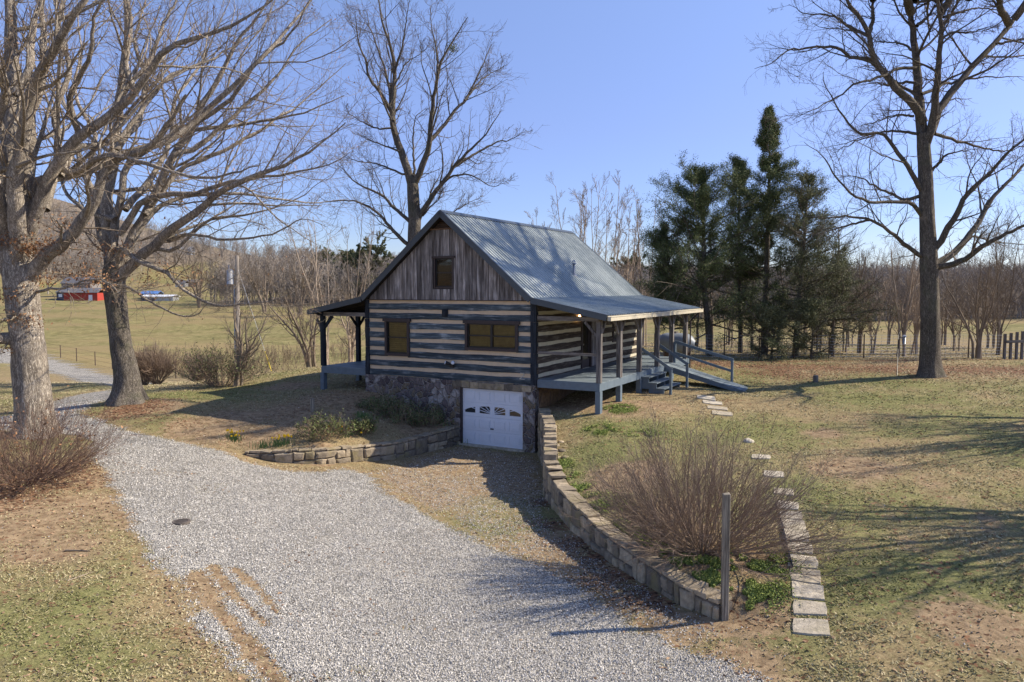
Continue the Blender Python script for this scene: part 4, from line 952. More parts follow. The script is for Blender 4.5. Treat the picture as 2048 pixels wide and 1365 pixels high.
# --- tree behind the cabin
Y3 = 46.; b3 = np.array([(826-1024)/F*Y3, Y3, g1((826-1024)/F*Y3, Y3)])
c4 = lambda L: [(640+a/2.73, b/2.73) for a, b in L]
big_tree('bare_tree', 'tall bare forked tree rising behind the cabin gable, a mistletoe ball in its crown', 'tree', b3,
  [(830,720,.62,0),(830,600,.50,0),(829,500,.42,0),(829,440,.37,0),(827,403,.36,0),(825,366,.32,0),(821,352,.24,0)],
  [(c4([(505,1030),(490,960),(450,850),(410,740),(395,620),(405,500),(405,400),(400,300),(360,180),(330,80),(310,-40)]), .26,.04, .1),
   (c4([(395,620),(330,510),(270,430),(250,330),(210,230),(190,60)]), .12,.02, -.3),
   (c4([(395,660),(370,440),(310,250),(280,170),(250,50)]), .11,.02, .4),
   (c4([(505,1030),(530,970),(570,880),(600,780),(610,620),(630,500),(660,350),(680,300),(740,200),(810,90)]), .22,.025, -.2),
   (c4([(600,770),(630,740),(690,670),(740,600),(800,540),(870,400),(940,240)]), .13,.02, .3),
   (c4([(790,550),(880,440),(940,400),(1010,360)]), .07,.015, .4),
   (c4([(520,1230),(540,1190),(600,1090),(670,1000),(740,900),(830,810),(900,740),(990,600)]), .19,.02, -.1),
   (c4([(670,1000),(740,960),(830,960),(940,1020),(1000,990)]), .07,.014, -.3),
   (c4([(720,920),(850,840),(960,780),(1050,760),(1130,710)]), .10,.014, .2),
   (c4([(500,1220),(480,1200),(400,1130),(330,1060),(200,1000),(90,890)]), .12,.02, .2),
   (c4([(500,1340),(470,1330),(390,1250),(300,1150),(180,1100),(20,1100)]), .13,.02, -.2),
   (c4([(510,1060),(515,960),(510,800),(520,650),(580,590)]), .10,.02, .3),
   (c4([(630,500),(640,300),(610,150),(600,30)]), .09,.015, .2),
   (c4([(405,400),(450,250),(470,120),(490,0)]), .08,.015, -.4),
   (c4([(410,460),(470,350),(540,300),(590,260)]), .06,.012, .2),
   (c4([(480,960),(400,930),(300,890),(200,880),(110,830)]), .07,.014, .2),
   (c4([(440,830),(360,800),(260,760),(200,730)]), .06,.012, .3),
   (c4([(390,700),(300,700),(200,650),(130,600)]), .06,.012, -.3),
   (c4([(560,1180),(610,1120),(650,1090),(660,1040)]), .06,.014, -.5),
   (c4([(640,1200),(740,1150),(830,1100),(890,1070)]), .05,.012, .2)],
  (B_DARK, B_DARK, B_TWIGD), 8, (8,6,5), rmin=.009, up2=.10, lr=1.4, fl=.6)
mt = at(905, 96, 46.3); rg = np.random.default_rng(2); pp = mt + rg.normal(size=(260, 3))*.16
v, q, t = flakes(pp, rg, (.07, .13)); vo = empty('mistletoe', mt); tag(vo, 'small green mistletoe ball high in the bare tree behind the cabin', 'mistletoe'); mesh('foliage', v-mt, q, None, L_BUSH, vo, False, t*.8+.2)
# --- big right tree
Y4 = 31.2; b4 = np.array([(1860-1024)/F*Y4, Y4, g1((1860-1024)/F*Y4, Y4)])
c3 = lambda L: [(1500+a/2.276, b/2.276) for a, b in L]
big_tree('bare_tree', 'tall straight dark trunked bare tree standing on the right lawn', 'tree', b4,
  [(1860,752,.50,0),(1860,725,.40,0),(1861,680,.37,0),(1860,598,.35,0),(1858,527,.34,0),(1854,439,.29,0),(1851,351,.27,0),(1848,300,.25,0),(1846,268,.24,0)],
  [(c3([(790,640),(775,520),(765,400),(755,250),(740,130),(725,0),(712,-140),(720,-290)]), .22,.04, .2),
   (c3([(800,660),(830,570),(840,520),(850,380),(860,250),(870,120),(850,0),(860,-150)]), .17,.04, -.3),
   (c3([(825,600),(850,510),(920,420),(1000,320),(1100,210),(1180,120),(1247,30),(1340,-80),(1400,-200)]), .17,.04, .3),
   (c3([(790,560),(750,490),(650,380),(590,310),(550,230),(540,150),(480,60),(440,0),(400,-100),(330,-200)]), .17,.035, -.1),
   (c3([(540,160),(560,80),(560,0),(600,-120)]), .09,.02, .2),
   (c3([(555,275),(450,255),(380,215),(250,220),(180,230),(100,290),(20,310)]), .08,.012, -.4),
   (c3([(540,165),(450,120),(380,75),(250,60),(180,20)]), .07,.012, .4),
   (c3([(790,880),(720,760),(660,680),(600,610),(500,610),(440,550),(390,480),(340,380),(330,330)]), .11,.014, -.2),
   (c3([(790,890),(700,910),(640,880),(570,850),(500,810),(400,800)]), .08,.012, .3),
   (c3([(780,980),(740,930),(650,920),(550,920),(460,880),(380,790),(340,720),(250,650)]), .09,.012, -.5),
   (c3([(790,1170),(700,1110),(640,1060),(540,1000),(450,985),(350,990),(220,985)]), .10,.013, -.25),
   (c3([(545,1003),(400,1040),(300,1070),(240,1110)]), .05,.01, .1),
   (c3([(830,1150),(890,1060),(950,950),(1000,870),(1080,800),(1160,710),(1247,630),(1340,560)]), .14,.03, -.3),
   (c3([(835,1215),(950,1130),(1040,1010),(1100,910),(1180,820),(1260,740),(1350,640)]), .15,.03, .3),
   (c3([(840,1220),(960,1190),(1080,1110),(1160,1070),(1260,1020),(1400,900)]), .13,.03, -.5),
   (c3([(760,610),(680,600),(600,600),(540,625),(470,650),(380,700)]), .06,.012, .5),
   (c3([(840,610),(930,640),(1010,660),(1130,690),(1200,680),(1280,640)]), .07,.014, .4),
   (c3([(830,780),(890,710),(960,690),(1030,680)]), .06,.012, -.4),
   (c3([(770,390),(720,370),(640,390),(560,380),(500,390)]), .06,.012, .6),
   (c3([(755,310),(690,310),(600,350),(480,380),(420,430),(330,480),(200,540)]), .07,.012, -.5),
   (c3([(745,530),(650,530),(560,560),(480,580)]), .05,.01, -.3),
   (c3([(740,230),(690,200),(600,190),(540,170)]), .05,.01, .3),
   (c3([(780,430),(850,400),(900,380),(1000,360),(1100,350),(1247,350)]), .07,.014, .5),
   (c3([(870,180),(920,150),(1000,150),(1060,130),(1130,110)]), .05,.012, -.2),
   (c3([(880,80),(950,60),(1020,40),(1130,45),(1200,80)]), .05,.012, .3),
   (c3([(1120,200),(1180,190),(1247,180),(1330,190)]), .05,.012, 0),
   (c3([(870,130),(930,40),(960,-60)]), .07,.02, 0),
   (c3([(760,120),(830,50),(880,-30)]), .07,.02, .2),
   (c3([(735,60),(690,-60),(620,-180),(560,-330)]), .17,.04, -.8),  # from here on: limbs above the view, added and thickened for roof shadows
   (c3([(725,-20),(760,-120),(700,-240),(740,-400)]), .17,.04, .8),
   (c3([(720,-60),(640,-120),(520,-180),(420,-260)]), .15,.03, .6),
   (c3([(870,60),(940,-60),(1000,-160),(1100,-240)]), .15,.03, .9),
   (c3([(860,-20),(800,-160),(850,-300),(820,-420)]), .16,.03, -.9),
   (c3([(1180,110),(1130,0),(1160,-140),(1120,-280)]), .15,.03, -.7),
   (c3([(560,0),(520,-120),(560,-260)]), .12,.03, .9),
   (c3([(930,-40),(1040,-100),(1200,-180),(1300,-300)]), .13,.03, .2),
   (c3([(745,-10),(800,-90),(880,-170),(900,-300)]), .20,.10, 1.6),
   (c3([(745,-30),(700,-110),(600,-170),(520,-240)]), .19,.09, 1.5),
   (c3([(860,-10),(900,-80),(840,-200),(860,-330)]), .19,.09, 2.2),
   (c3([(1000,-20),(1060,-70),(1040,-190),(1100,-300)]), .18,.09, 1.3),
   (c3([(740,-60),(780,-160),(720,-300),(700,-400)]), .19,.09, -1.2),
   (c3([(560,-40),(500,-90),(430,-190),(400,-300)]), .15,.07, 1.0),
   (c3([(720,-200),(780,-320),(800,-520),(840,-700)]), .14,.03, .3),
   (c3([(715,-150),(690,-320),(640,-480),(600,-640),(610,-760)]), .15,.03, -.35),
   (c3([(860,-150),(900,-300),(880,-480),(930,-640)]), .15,.03, .5),
   (c3([(1200,90),(1300,-60),(1340,-260),(1400,-460),(1420,-620)]), .15,.03, -.3),
   (c3([(800,-400),(900,-500),(1000,-560),(1080,-680)]), .09,.02, -.6),
   (c3([(640,-480),(520,-540),(440,-640),(380,-700)]), .09,.02, .5)],
  (B_DARK, B_DARK, B_TWIGD), 12, (8,6,5), rmin=.006, up2=.03, lr=.9, fl=.8)
# ------------------------------------------------------------------ masonry garden walls
def stone_wall(name, label, line, side, thick, step_caps=0, seed=1):
    rd = random.Random(seed); root = empty(name, (line[0][0], line[0][1], line[0][2])); tag(root, label, 'wall'); o = np.array(root.location)
    L = np.array([p[:2] for p in line]); zf = np.array([p[2] for p in line]); zt = np.array([p[3] for p in line])
    dl = np.concatenate([[0], np.cumsum(np.linalg.norm(np.diff(L, axis=0), axis=1))]); tot = dl[-1]
    def pt(s, off=0.):
        s = min(max(s, 0), tot); x = np.interp(s, dl, L[:,0]); y = np.interp(s, dl, L[:,1]); e = .15
        dx = np.interp(min(s+e, tot), dl, L[:,0])-np.interp(max(s-e, 0), dl, L[:,0]); dy = np.interp(min(s+e, tot), dl, L[:,1])-np.interp(max(s-e, 0), dl, L[:,1])
        n = math.hypot(dx, dy); return x - dy/n*off*side, y + dx/n*off*side
    def top(s):
        z = np.interp(s, dl, zt); f0 = np.interp(s, dl, zf)
        if step_caps and s < step_caps: z = np.interp((s//.75+.0)*.75, dl, zt)
        return z
    # core
    m = MB(); n = int(tot/.12); prev = None
    for i in range(n+1):
        s = tot*i/n; a = pt(s, -.0); b = pt(s, thick-.02); zb = np.interp(s, dl, zf)-.5; z = top(s)-.075
        ring = [(a[0]-o[0], a[1]-o[1], zb-o[2]), (a[0]-o[0], a[1]-o[1], z-o[2]), (b[0]-o[0], b[1]-o[1], z-o[2]), (b[0]-o[0], b[1]-o[1], zb-o[2])]
        k = len(m.V); m.V += ring; m.t += [.3]*4
        if prev is not None:
            for j in range(4): m.Q.append((prev+j, prev+(j+1)%4, k+(j+1)%4, k+j))
        if i in (0, n): m.Q.append((k, k+1, k+2, k+3))
        prev = k
    m.build('core', M['mortar'], root)
    # face stones in uneven courses
    m = MB(); n_c = 3; s = 0.
    def stone(s0, s1, z0, z1, t):
        j = lambda a: rd.uniform(-a, a)
        w = s1-s0; h = z1-z0; cs = [(s0+j(w*.12), z0+j(h*.1)), (s0+w*.5+j(w*.1), z0+j(h*.06)), (s1+j(w*.12), z0+j(h*.1)), (s1+j(w*.08), z0+h*.5+j(h*.1)), (s1+j(w*.14), z1+j(h*.12)), (s0+w*.5+j(w*.12), z1+j(h*.08)), (s0+j(w*.14), z1+j(h*.12)), (s0+j(w*.06), z0+h*.5+j(h*.1))]
        sc, zc = (s0+s1)/2, (z0+z1)/2; rings = []; pr = .02+rd.random()*.035
        for f_, d_ in ((1., .02), (.96, -.6*pr), (.78, -pr-.012)):
            r_ = []
            for a, b in cs:
                q = pt(sc+(a-sc)*f_, d_+(rd.uniform(-.006,.006))); r_.append((q[0]-o[0], q[1]-o[1], zc+(b-zc)*f_-o[2]))
            rings.append(r_)
        k = len(m.V)
        for r_ in rings: m.V += r_; m.t += [t]*8
        for e in (0, 1):
            for i in range(8): m.Q.append((k+e*8+i, k+e*8+(i+1)%8, k+e*8+8+(i+1)%8, k+e*8+8+i))
        q = pt(sc, -pr-.018); m.V.append((q[0]-o[0], q[1]-o[1], zc-o[2])); m.t.append(t); c = len(m.V)-1
        for i in range(8): m.T.append((k+16+i, k+16+(i+1)%8, c))
    while s < tot-.05:
        w = rd.uniform(.26, .72); w = min(w, tot-s); zm0 = np.interp(s+w/2, dl, zf)-.06; zm1 = top(s+w/2)-.08; h = zm1-zm0
        nr = max(1, int(round(h/rd.uniform(.22, .42)))); zz = [0] + sorted(rd.uniform(.9*(i+.75)/nr, .9*(i+1.25)/nr)*.98 for i in range(nr-1)) + [1]
        for a, b in zip(zz[:-1], zz[1:]):
            if rd.random() < .4 and w > .3:
                c = rd.uniform(.35, .65)*w; stone(s+.012, s+c-.01, zm0+h*a+.012, zm0+h*b-.01, rd.random()); stone(s+c+.01, s+w-.01, zm0+h*a+.012, zm0+h*b-.01, rd.random())
            else: stone(s+.012, s+w-.01, zm0+h*a+.012, zm0+h*b-.01, rd.random())
        s += w
    m.build('face_stones', M['stone'], root)
    # caps
    m = MB(); s = 0.
    while s < tot-.03:
        w = rd.uniform(.16, .55) if not (step_caps and s < step_caps) else rd.uniform(.2, .4); w = min(w, tot-s); e = rd.uniform(-.03, .03); z = top(s+w/2)
        if step_caps and s < step_caps: z += rd.uniform(-.01, .05)
        a = pt(s+.008, -e-.03); b = pt(s+w-.008, -e-.03+rd.uniform(-.012,.012)); c = pt(s+w-.008, thick+rd.uniform(-.03,.03)); d = pt(s+.008, thick+rd.uniform(-.03,.03))
        hh = .06 if not (step_caps and s < step_caps) else .16
        pp = [(q[0]-o[0], q[1]-o[1], z-hh-o[2]) for q in (a,b,c,d)] + [(q[0]-o[0]+rd.uniform(-.01,.01), q[1]-o[1]+rd.uniform(-.01,.01), z+rd.uniform(-.03,.03)-o[2]) for q in (a,b,c,d)]
        m.hexa(pp, .35+.6*rd.random()); s += w
    cp = m.build('cap_stones', M['stone'], root)
    bv = cp.modifiers.new('bevel', 'BEVEL'); bv.width = .012; bv.segments = 2
    return root
stone_wall('stone_wall', 'curved fieldstone retaining wall stepping down from the cabin corner to the grey post', rw, RS, .34, 5.2, 3)
stone_wall('stone_wall', 'low fieldstone planting bed wall running left from the garage door', lw, LS, .30, 0, 4)
# ------------------------------------------------------------------ posts, stones, small ground things
def post(px, py, h, w, label, mat, cat='post', lean=0., name='wooden_post', dp=None):
    p = gpt(px, py); r_ = random.Random(int(px)); m = MB(); n = 6
    for k in range(1):
        a = w/2; m.hexa([(-a,-a,-.3),(a,-a,-.3),(a,a,-.3),(-a,a,-.3),(-a+lean,-a,h),(a+lean,-a,h+.012),(a+lean,a,h+.02),(-a+lean,a,h)])
    o = mesh(name, m.V, m.Q, m.T, mat, None, False, m.t, tuple(p)); bv = o.modifiers.new('bevel', 'BEVEL'); bv.width = .012; bv.segments = 2
    return tag(o, label, cat)
M['post'] = m_wood('split_grey_post', (.10,.085,.065), (.42,.37,.29), 2, 1., .9, .1)
post(1449, 1241, 2.12, .115, 'tall square weathered post at the lower end of the curved stone wall', M['post'], lean=-.01)
post(625, 825, .47, .12, 'short grey post in the lawn left of the garage bank', M['post'])
post(1631, 765, .26, .17, 'stubby brown stump post on the lawn before the evergreens', M['greywood'])
def flagstone(px, py, w, d, rot, label, grp='flat stepping stones across the lawn'):
    p = gpt(px, py); r_ = random.Random(int(px*7+py)); n = 8; top = []; bot = []
    for k in range(n):
        a = 2*pi*k/n; ex = 14.; rr = 1/((abs(cos(a))**ex+abs(sin(a))**ex)**(1/ex))*(1+r_.uniform(-.05,.05)); x, y = rr*cos(a)*w/2, rr*sin(a)*d/2
        xr, yr = x*cos(rot)-y*sin(rot), x*sin(rot)+y*cos(rot); zz = g1(p[0]+xr, p[1]+yr)-p[2]
        top.append((xr*.96, yr*.96, (.026)+zz*.9)); bot.append((xr, yr, -.06))
    mid = [(x/.985, y/.985, z-.012) for x, y, z in top]
    V = top+mid+bot; Q = [(n+k, n+(k+1)%n, (k+1)%n, k) for k in range(n)] + [(2*n+k, 2*n+(k+1)%n, n+(k+1)%n, n+k) for k in range(n)]; V.append((0,0,.028)); T = [(k, (k+1)%n, 3*n) for k in range(n)]
    o = mesh('stepping_stone', V, Q, T, M['flag'], None, False, [r_.random()*.8]*len(V), tuple(p)); return tag(o, label, 'stepping stone', grp)
near = ['nearest the bottom of the picture', 'second from the bottom of the picture', 'third from the bottom of the picture', 'fourth up, level with the wall top', 'fifth up, beside the green ground cover', 'sixth up, right of the shrub roots', 'seventh up, at the tips of the big shrub', 'eighth up, closely packed beside the shrub', 'ninth up, against the right edge of the shrub', 'tenth up, half under shrub twigs', 'eleventh up, behind the shrub tips', 'twelfth up, paler, behind the shrub', 'thirteenth up, seen through shrub twigs', 'second before the ramp lawn', 'third before the ramp lawn', 'fourth before the ramp lawn', 'farthest, nearest the porch steps']
SP = [(1622,1257,.56,.46),(1620,1221,.55,.44),(1616,1186,.54,.50),(1611,1154,.54,.54),(1605,1125,.54,.54),(1598,1098,.52,.54),(1591,1074,.52,.54),(1586,1052,.50,.54),(1581,1033,.48,.5),(1575,1014,.48,.5),(1567,985,.45,.45),(1548,950,.5,.45),(1522,915,.5,.45),(1444,829,.7,.6),(1435,817,.7,.6),(1425,807,.7,.6),(1412,798,.7,.6)]
for (px, py, w, d), t in zip(SP, near): flagstone(px, py, w, d, -.34 if py > 900 else -.25, 'flat tan stepping stone ' + t)
def rock(px, py, s, label, mat=None, g=None, flat=.6):
    p = gpt(px, py); r_ = np.random.default_rng(int(px)); m = MB()
    import bmesh
    bm = bmesh.new(); bmesh.ops.create_icosphere(bm, subdivisions=2, radius=s); V = np.array([v.co[:] for v in bm.verts]); T = [[v.index for v in f.verts] for f in bm.faces]; bm.free()
    V *= (1 + (fbm(V[:,0]*6/s/6+3, V[:,1]/s+V[:,2]/s, 1.3, 3, int(px))-.5)*.6)[:, None]; V[:,2] *= flat
    o = mesh('garden_rock', V, None, T, mat or M['flag'], None, True, np.full(len(V), r_.random()), tuple(p)); return tag(o, label, 'rock', g)
rock(1497, 884, .17, 'pale round rock showing through the top of the big shrub')
for (px, py, s), t in zip([(1112,893,.13),(1124,903,.14),(1130,916,.13),(1116,917,.12),(1122,885,.10)], ['at the back left of the heap', 'in the middle of the heap', 'at the right of the heap', 'at the front of the heap', 'topmost of the heap']): rock(px, py, s, 'tan broken stone beside the retaining wall, ' + t, M['stone'], 'broken stones heaped behind the retaining wall', .45)
m_rust0 = m_plain('worn_iron', (.12,.10,.085), .8, .35, 14.); p = gpt(363, 1047); m = MB(); m.cyl((0,0,-.05),(0,0,.006),.19,.185,24)
for k in range(-3, 4): m.box(-.15+abs(k)*.02, .15-abs(k)*.02, k*.042-.006, k*.042+.006, .0061, .012)
tag(mesh('drain_cover', m.V, m.Q, m.T, m_rust0, None, False, m.t, tuple(p+[0,0,.03])), 'dark round metal cover set in the gravel drive', 'drain cover')
def stick(px0, py0, px1, py1, r, label, mat):
    a = gpt(px0, py0); b = gpt(px1, py1); a[2] += r; b[2] += r; rg = np.random.default_rng(int(px0)); q = spline([a, (a+b)/2+rg.normal(size=3)*.04*[1,1,.3], b], 8)
    P = q[None]; v, f = tubes(P, np.full((1, 8), r)*np.linspace(1, .5, 8), 6); P2, R2 = grow(P, np.full((1, 8), r), 5, rg, (30, 70), (.2, 1.), (.2, .5), 4, 0, .2); v2, f2 = tubes(P2, R2*.6, 4)
    v, f = join([(v, f), (v2, f2)]); return tag(mesh('fallen_stick', v-a, f, None, mat, None, True, None, tuple(a)), label, 'stick')
stick(130, 1105, 180, 1106, .02, 'dark fallen stick lying on the bare soil', B_TWIGD)
stick(135, 1165, 183, 1147, .012, 'pale fallen stick below the dark one on the soil', B_PALE)
# black edging strip left of the stepping stones
E1 = G([(1558,1032),(1566,1060),(1572,1090),(1580,1120),(1585,1140)]); m = MB()
for a, b in zip(E1[:-1], E1[1:]): m.beam(a+[0,0,.02], b+[0,0,.02], .02, .10)
tag(m.build('edging_strip', M['black']), 'thin black edging strip along the left of the stepping stones', 'edging')
# ------------------------------------------------------------------ shrubs
def shrub(name, label, cat, base, n, L, spread, seed, mat, levels=(7, 4), up=.05, r0=.011, K=9, leaf=None, rmin=.003, group=None, root_r=.25, low=.0, lmat=None, lsz=(.03, .06), lev2=(.35,.7)):
    rg = np.random.default_rng(seed); base = np.array(base, float); az = rg.random(n)*2*pi; tl = np.radians(low + spread*rg.random(n)**.6)
    d = np.stack([np.sin(tl)*np.cos(az), np.sin(tl)*np.sin(az), np.cos(tl)], 1); st = np.stack([np.cos(az), np.sin(az), np.zeros(n)], 1)*rg.random((n,1))*root_r; st[:, 2] = -.05
    ll = L*rg.uniform(.7, 1.08, n); out = np.empty((n, K, 3)); out[:,0] = st; dr = d
    for k in range(1, K):
        dr = dr + rg.normal(size=(n,3))*.07 + np.array([0,0,up]); dr /= np.linalg.norm(dr, axis=1, keepdims=True); out[:,k] = out[:,k-1]+dr*(ll/(K-1))[:,None]
    RR = (r0*rg.uniform(.6, 1.3, n))[:,None]*np.linspace(1, .3, K)[None]; parts = [tubes(out, RR, 5)]; P = out
    for i, nn in enumerate(levels):
        P, RR = grow(P, RR, nn, rg, (15, 42), (.25, 1.), lev2, 6-i, .05, .12, .7, rmin); parts.append(tubes(P, RR, 3))
    v, q = join(parts)
    if leaf is None:
        return tag(mesh(name, v, q, None, mat, None, False, None, tuple(base)), label, cat, group)
    root = empty(name, base); tag(root, label, cat, group); mesh('stems', v, q, None, mat, root)
    sel = rg.choice(len(P), min(len(P), leaf), len(P) < leaf); pp = P[sel, rg.integers(1, P.shape[1], len(sel))] + rg.normal(size=(len(sel),3))*.05
    v, q, t = flakes(pp, rg, lsz); mesh('foliage', v, q, None, lmat or L_BUSH, root, False, t); return root
bs = gpt(1405, 1102)
shrub('bare_shrub', 'big bare vase shaped shrub behind the curved stone wall', 'shrub', bs, 135, 2.38, 82, 4, B_SHRUB, (10, 6), .045, .014, rmin=.0024, root_r=.3)
bs = gpt(52, 962)
shrub('bare_shrub', 'tangled brown arching shrub in front of the leftmost trunk', 'shrub', bs, 130, 1.9, 84, 6, m_plain('brown_arching_stems', (.19,.125,.09), .9, .3, 3.), (9, 5), .03, .010, rmin=.0028, root_r=.8, leaf=500, lmat=L_BROWN, lsz=(.04, .09))
for px, py, L, sp, nm in [(286,768,1.9,38,'small round bare shrub, left one of the pair by the lane'),(313,770,2.0,38,'small round bare shrub, right one of the pair by the lane'),(393,762,1.5,50,'low sparse bare shrub left of the dark green bush')]:
    Yb = 40.; q = at(px, py, Yb); q[2] = g1(q[0], q[1]); shrub('bare_shrub', nm, 'shrub', q, 70, L, sp*1.15, int(px), B_SHRUB, (8, 5), .02, .014, rmin=.006, root_r=.12)
Yb = 33.; q = at(448, 775, Yb); q[2] = g1(q[0], q[1])
shrub('evergreen_bush', 'dark green scruffy bush at the foot of the utility pole', 'bush', q, 90, 1.75, 72, 31, B_SHRUB, (8, 4), .05, .012, rmin=.005, leaf=16000, root_r=.7, lsz=(.04, .10), lmat=L_CEDAR)
for px, py, L, sp, nm, nl, lm in [(648,876,.72,80,'broad low evergreen shrub above the bed wall, daffodils at its right',3400,L_BUSH),(728,866,.5,65,'small tufted evergreen shrub right of the broad one',1500,L_BUSH),(800,842,.72,84,'dark spreading evergreen mound against the stone foundation',3200,L_CEDAR),(852,848,.62,84,'dark evergreen mound nearest the garage door',2600,L_CEDAR),(762,820,.55,84,'dark evergreen mound high on the bank',1800,L_CEDAR)]:
    q = gpt(px, py); shrub('evergreen_shrub', nm, 'shrub', q, 60, L, sp, int(px)+1, B_SHRUB, (7, 5), .05, .007, rmin=.003, leaf=nl*7, root_r=.5 if L > .5 else .25, lsz=(.035, .085), lmat=lm)
rgf = np.random.default_rng(9)
m_yel = m_plain('yellow_petals', (.85,.62,.03), .6, .1, 8.); m_stem = m_plain('daffodil_leaves', (.10,.17,.05), .6, .2, 8.)
def daffodils(px, py, n, sx, sy, label, fl=True):
    c = gpt(px, py); root = empty('daffodil_clump', c); tag(root, label, 'flowers'); A = MB(); Bm = MB()
    for k in range(n*5):
        x, y = rgf.normal()*sx, rgf.normal()*sy; z = g1(c[0]+x, c[1]+y)-c[2]; h = rgf.uniform(.12, .26); dx, dy = rgf.normal(size=2)*.05; w = .009
        A.quad((x-w,y,z-.02),(x+w,y,z-.02),(x+w*.5+dx,y+dy,z+h),(x-w*.5+dx,y+dy,z+h))
    if fl:
        for k in range(n):
            x, y = rgf.normal()*sx, rgf.normal()*sy; z = g1(c[0]+x, c[1]+y)-c[2]+rgf.uniform(.2, .32); t = rgf.random()*6
            for i in range(6):
                a = t+i*pi/3; d = np.array([cos(a), -.35, sin(a)])*.038; e = np.array([-sin(a), 0, cos(a)])*.016; o_ = np.array([x, y, z]); Bm.quad(tuple(o_), tuple(o_+d*.5+e), tuple(o_+d), tuple(o_+d*.5-e))
            Bm.cyl((x, y, z), (x, y-.03, z), .012, .017, 8, caps=False)
    A.build('leaves', m_stem, root)
    if fl: Bm.build('blossoms', m_yel, root)
daffodils(468, 882, 16, .12, .10, 'small yellow daffodil clump at the gravel edge, leftmost')
daffodils(563, 893, 16, .17, .10, 'yellow daffodil clump above the left end of the bed wall')
daffodils(530, 897, 12, .16, .10, 'green daffodil leaves not yet in flower beside the yellow clump', False)
daffodils(681, 872, 16, .20, .12, 'yellow daffodils growing at the right of the broad shrub')
daffodils(727, 838, 14, .12, .08, 'bright green daffodil leaves on top of the small tufted shrub', False)
daffodils(905, 852, 10, .3, .2, 'short green bulb leaves in the shaded bed beside the garage', False)
# ------------------------------------------------------------------ conifers
def cedar(label, px, Y, ztop_py, width, seed, mat, dens=1., lean=0., z0f=.15, name='cedar_tree', shape=1., nbr=110, trunk=.17, size=(.045,.12), top_w=.12):
    rg = np.random.default_rng(seed); x = (px-1024)/F*Y; b = np.array([x, Y, g1(x, Y)]); H = at(px, ztop_py, Y)[2]-b[2]
    root = empty(name, b); tag(root, label, 'tree'); tp = spline([(0,0,-.2),(lean*.1,0,H*.15),(lean*.4,rg.normal()*.15,H*.4),(lean*.8,rg.normal()*.15,H*.75),(lean,0,H)], 24)
    tr = trunk*(1-np.linspace(0,1,24))**.8+.012; v, q = tubes(tp[None], tr[None], 9); mesh('trunk', v, q, None, B_DARK, root, True)
    n = nbr; t = z0f + (1-z0f)*rg.random(n)**.85; s_ = t*23; i0 = np.minimum(s_.astype(int), 22); st = tp[i0]+(tp[i0+1]-tp[i0])*(s_-i0)[:,None]
    az = rg.random(n)*2*pi; prof = (1-t)**shape*width + top_w*width; ll = prof*rg.uniform(.35, 1.25, n)*1.35*(1+.4*np.sin(az*2+t*7+seed)); el = .02 + .6*t + rg.normal(size=n)*.2
    K = 8; d = np.stack([np.cos(az)*np.cos(el), np.sin(az)*np.cos(el), np.sin(el)], 1); P = np.empty((n,K,3)); P[:,0] = st
    for k in range(1, K): d = d + rg.normal(size=(n,3))*.09 + np.array([0,0,.03]); d /= np.linalg.norm(d, axis=1, keepdims=True); P[:,k] = P[:,k-1]+d*(ll/(K-1))[:,None]
    RR = (.012+.02*ll/width)[:,None]*np.linspace(1,.3,K); P2, R2 = grow(P, RR, 9, rg, (25, 65), (.25, 1.), (.25, .55), 5, .08, .15, .7, .005)
    v, q = join([tubes(P, RR, 4), tubes(P2, R2, 3)]); mesh('branches', v, q, None, B_DARK, root)
    keep = fbm(P2[:,2,0]*1.+P2[:,2,2]*.7, P2[:,2,1]+P2[:,2,2]*.6, .8, 3, seed) > (.33 if dens >= 1 else .44); P2 = P2[keep]
    nn = int(95*dens); a = rg.integers(1, 5, (len(P2), nn)); pp = P2[np.arange(len(P2))[:,None], a] + rg.normal(size=(len(P2), nn, 3))*.10; pp = pp.reshape(-1, 3)
    v, q, t = flakes(pp, rg, size, asp=(.22,.45)); mesh('foliage', v, q, None, mat, root, False, t); return root
cedar('dark dense cedar just behind the porch roof, shorter than its neighbour', 1420, 41, 348, 3.0, 3, L_CEDAR, 1.1, -.7, .15, shape=.6, nbr=155, trunk=.19)
cedar('small dark cedar limb mass leaning over the back of the cabin roof', 1345, 42, 455, 1.7, 33, L_CEDAR, 1., -.5, .2, shape=.5, nbr=80, trunk=.10)
cedar('tallest pointed cedar, its spire above every other evergreen', 1530, 42.5, 228, 2.6, 5, L_CEDAR, 1.1, 0., .12, shape=.8, nbr=190, top_w=.06, trunk=.2)
cedar('thin crowned cedar merging with the left side of the tallest one', 1482, 43.5, 330, 1.9, 6, L_CEDAR, 1., -.2, .2, shape=.6, nbr=100, trunk=.13)
cedar('open sparse cedar standing right of the tallest one', 1592, 41, 350, 2.2, 7, L_CEDARB, .75, .5, .12, shape=.55, nbr=150, trunk=.17)
cedar('thin brownish cedar sapling farther right in the row', 1665, 42, 455, 1.9, 8, L_CEDARB, .55, .2, .10, shape=.7, nbr=90, trunk=.10)
cedar('low ragged cedar skirt beside the stubby stump', 1625, 39.5, 612, 1.6, 9, L_CEDARB, .5, 0., .05, shape=.6, nbr=60, trunk=.06)
cedar('low dark cedar bush behind the access ramp', 1545, 39.5, 625, 1.4, 10, L_CEDARB, .5, 0., .05, shape=.6, nbr=60, trunk=.06)
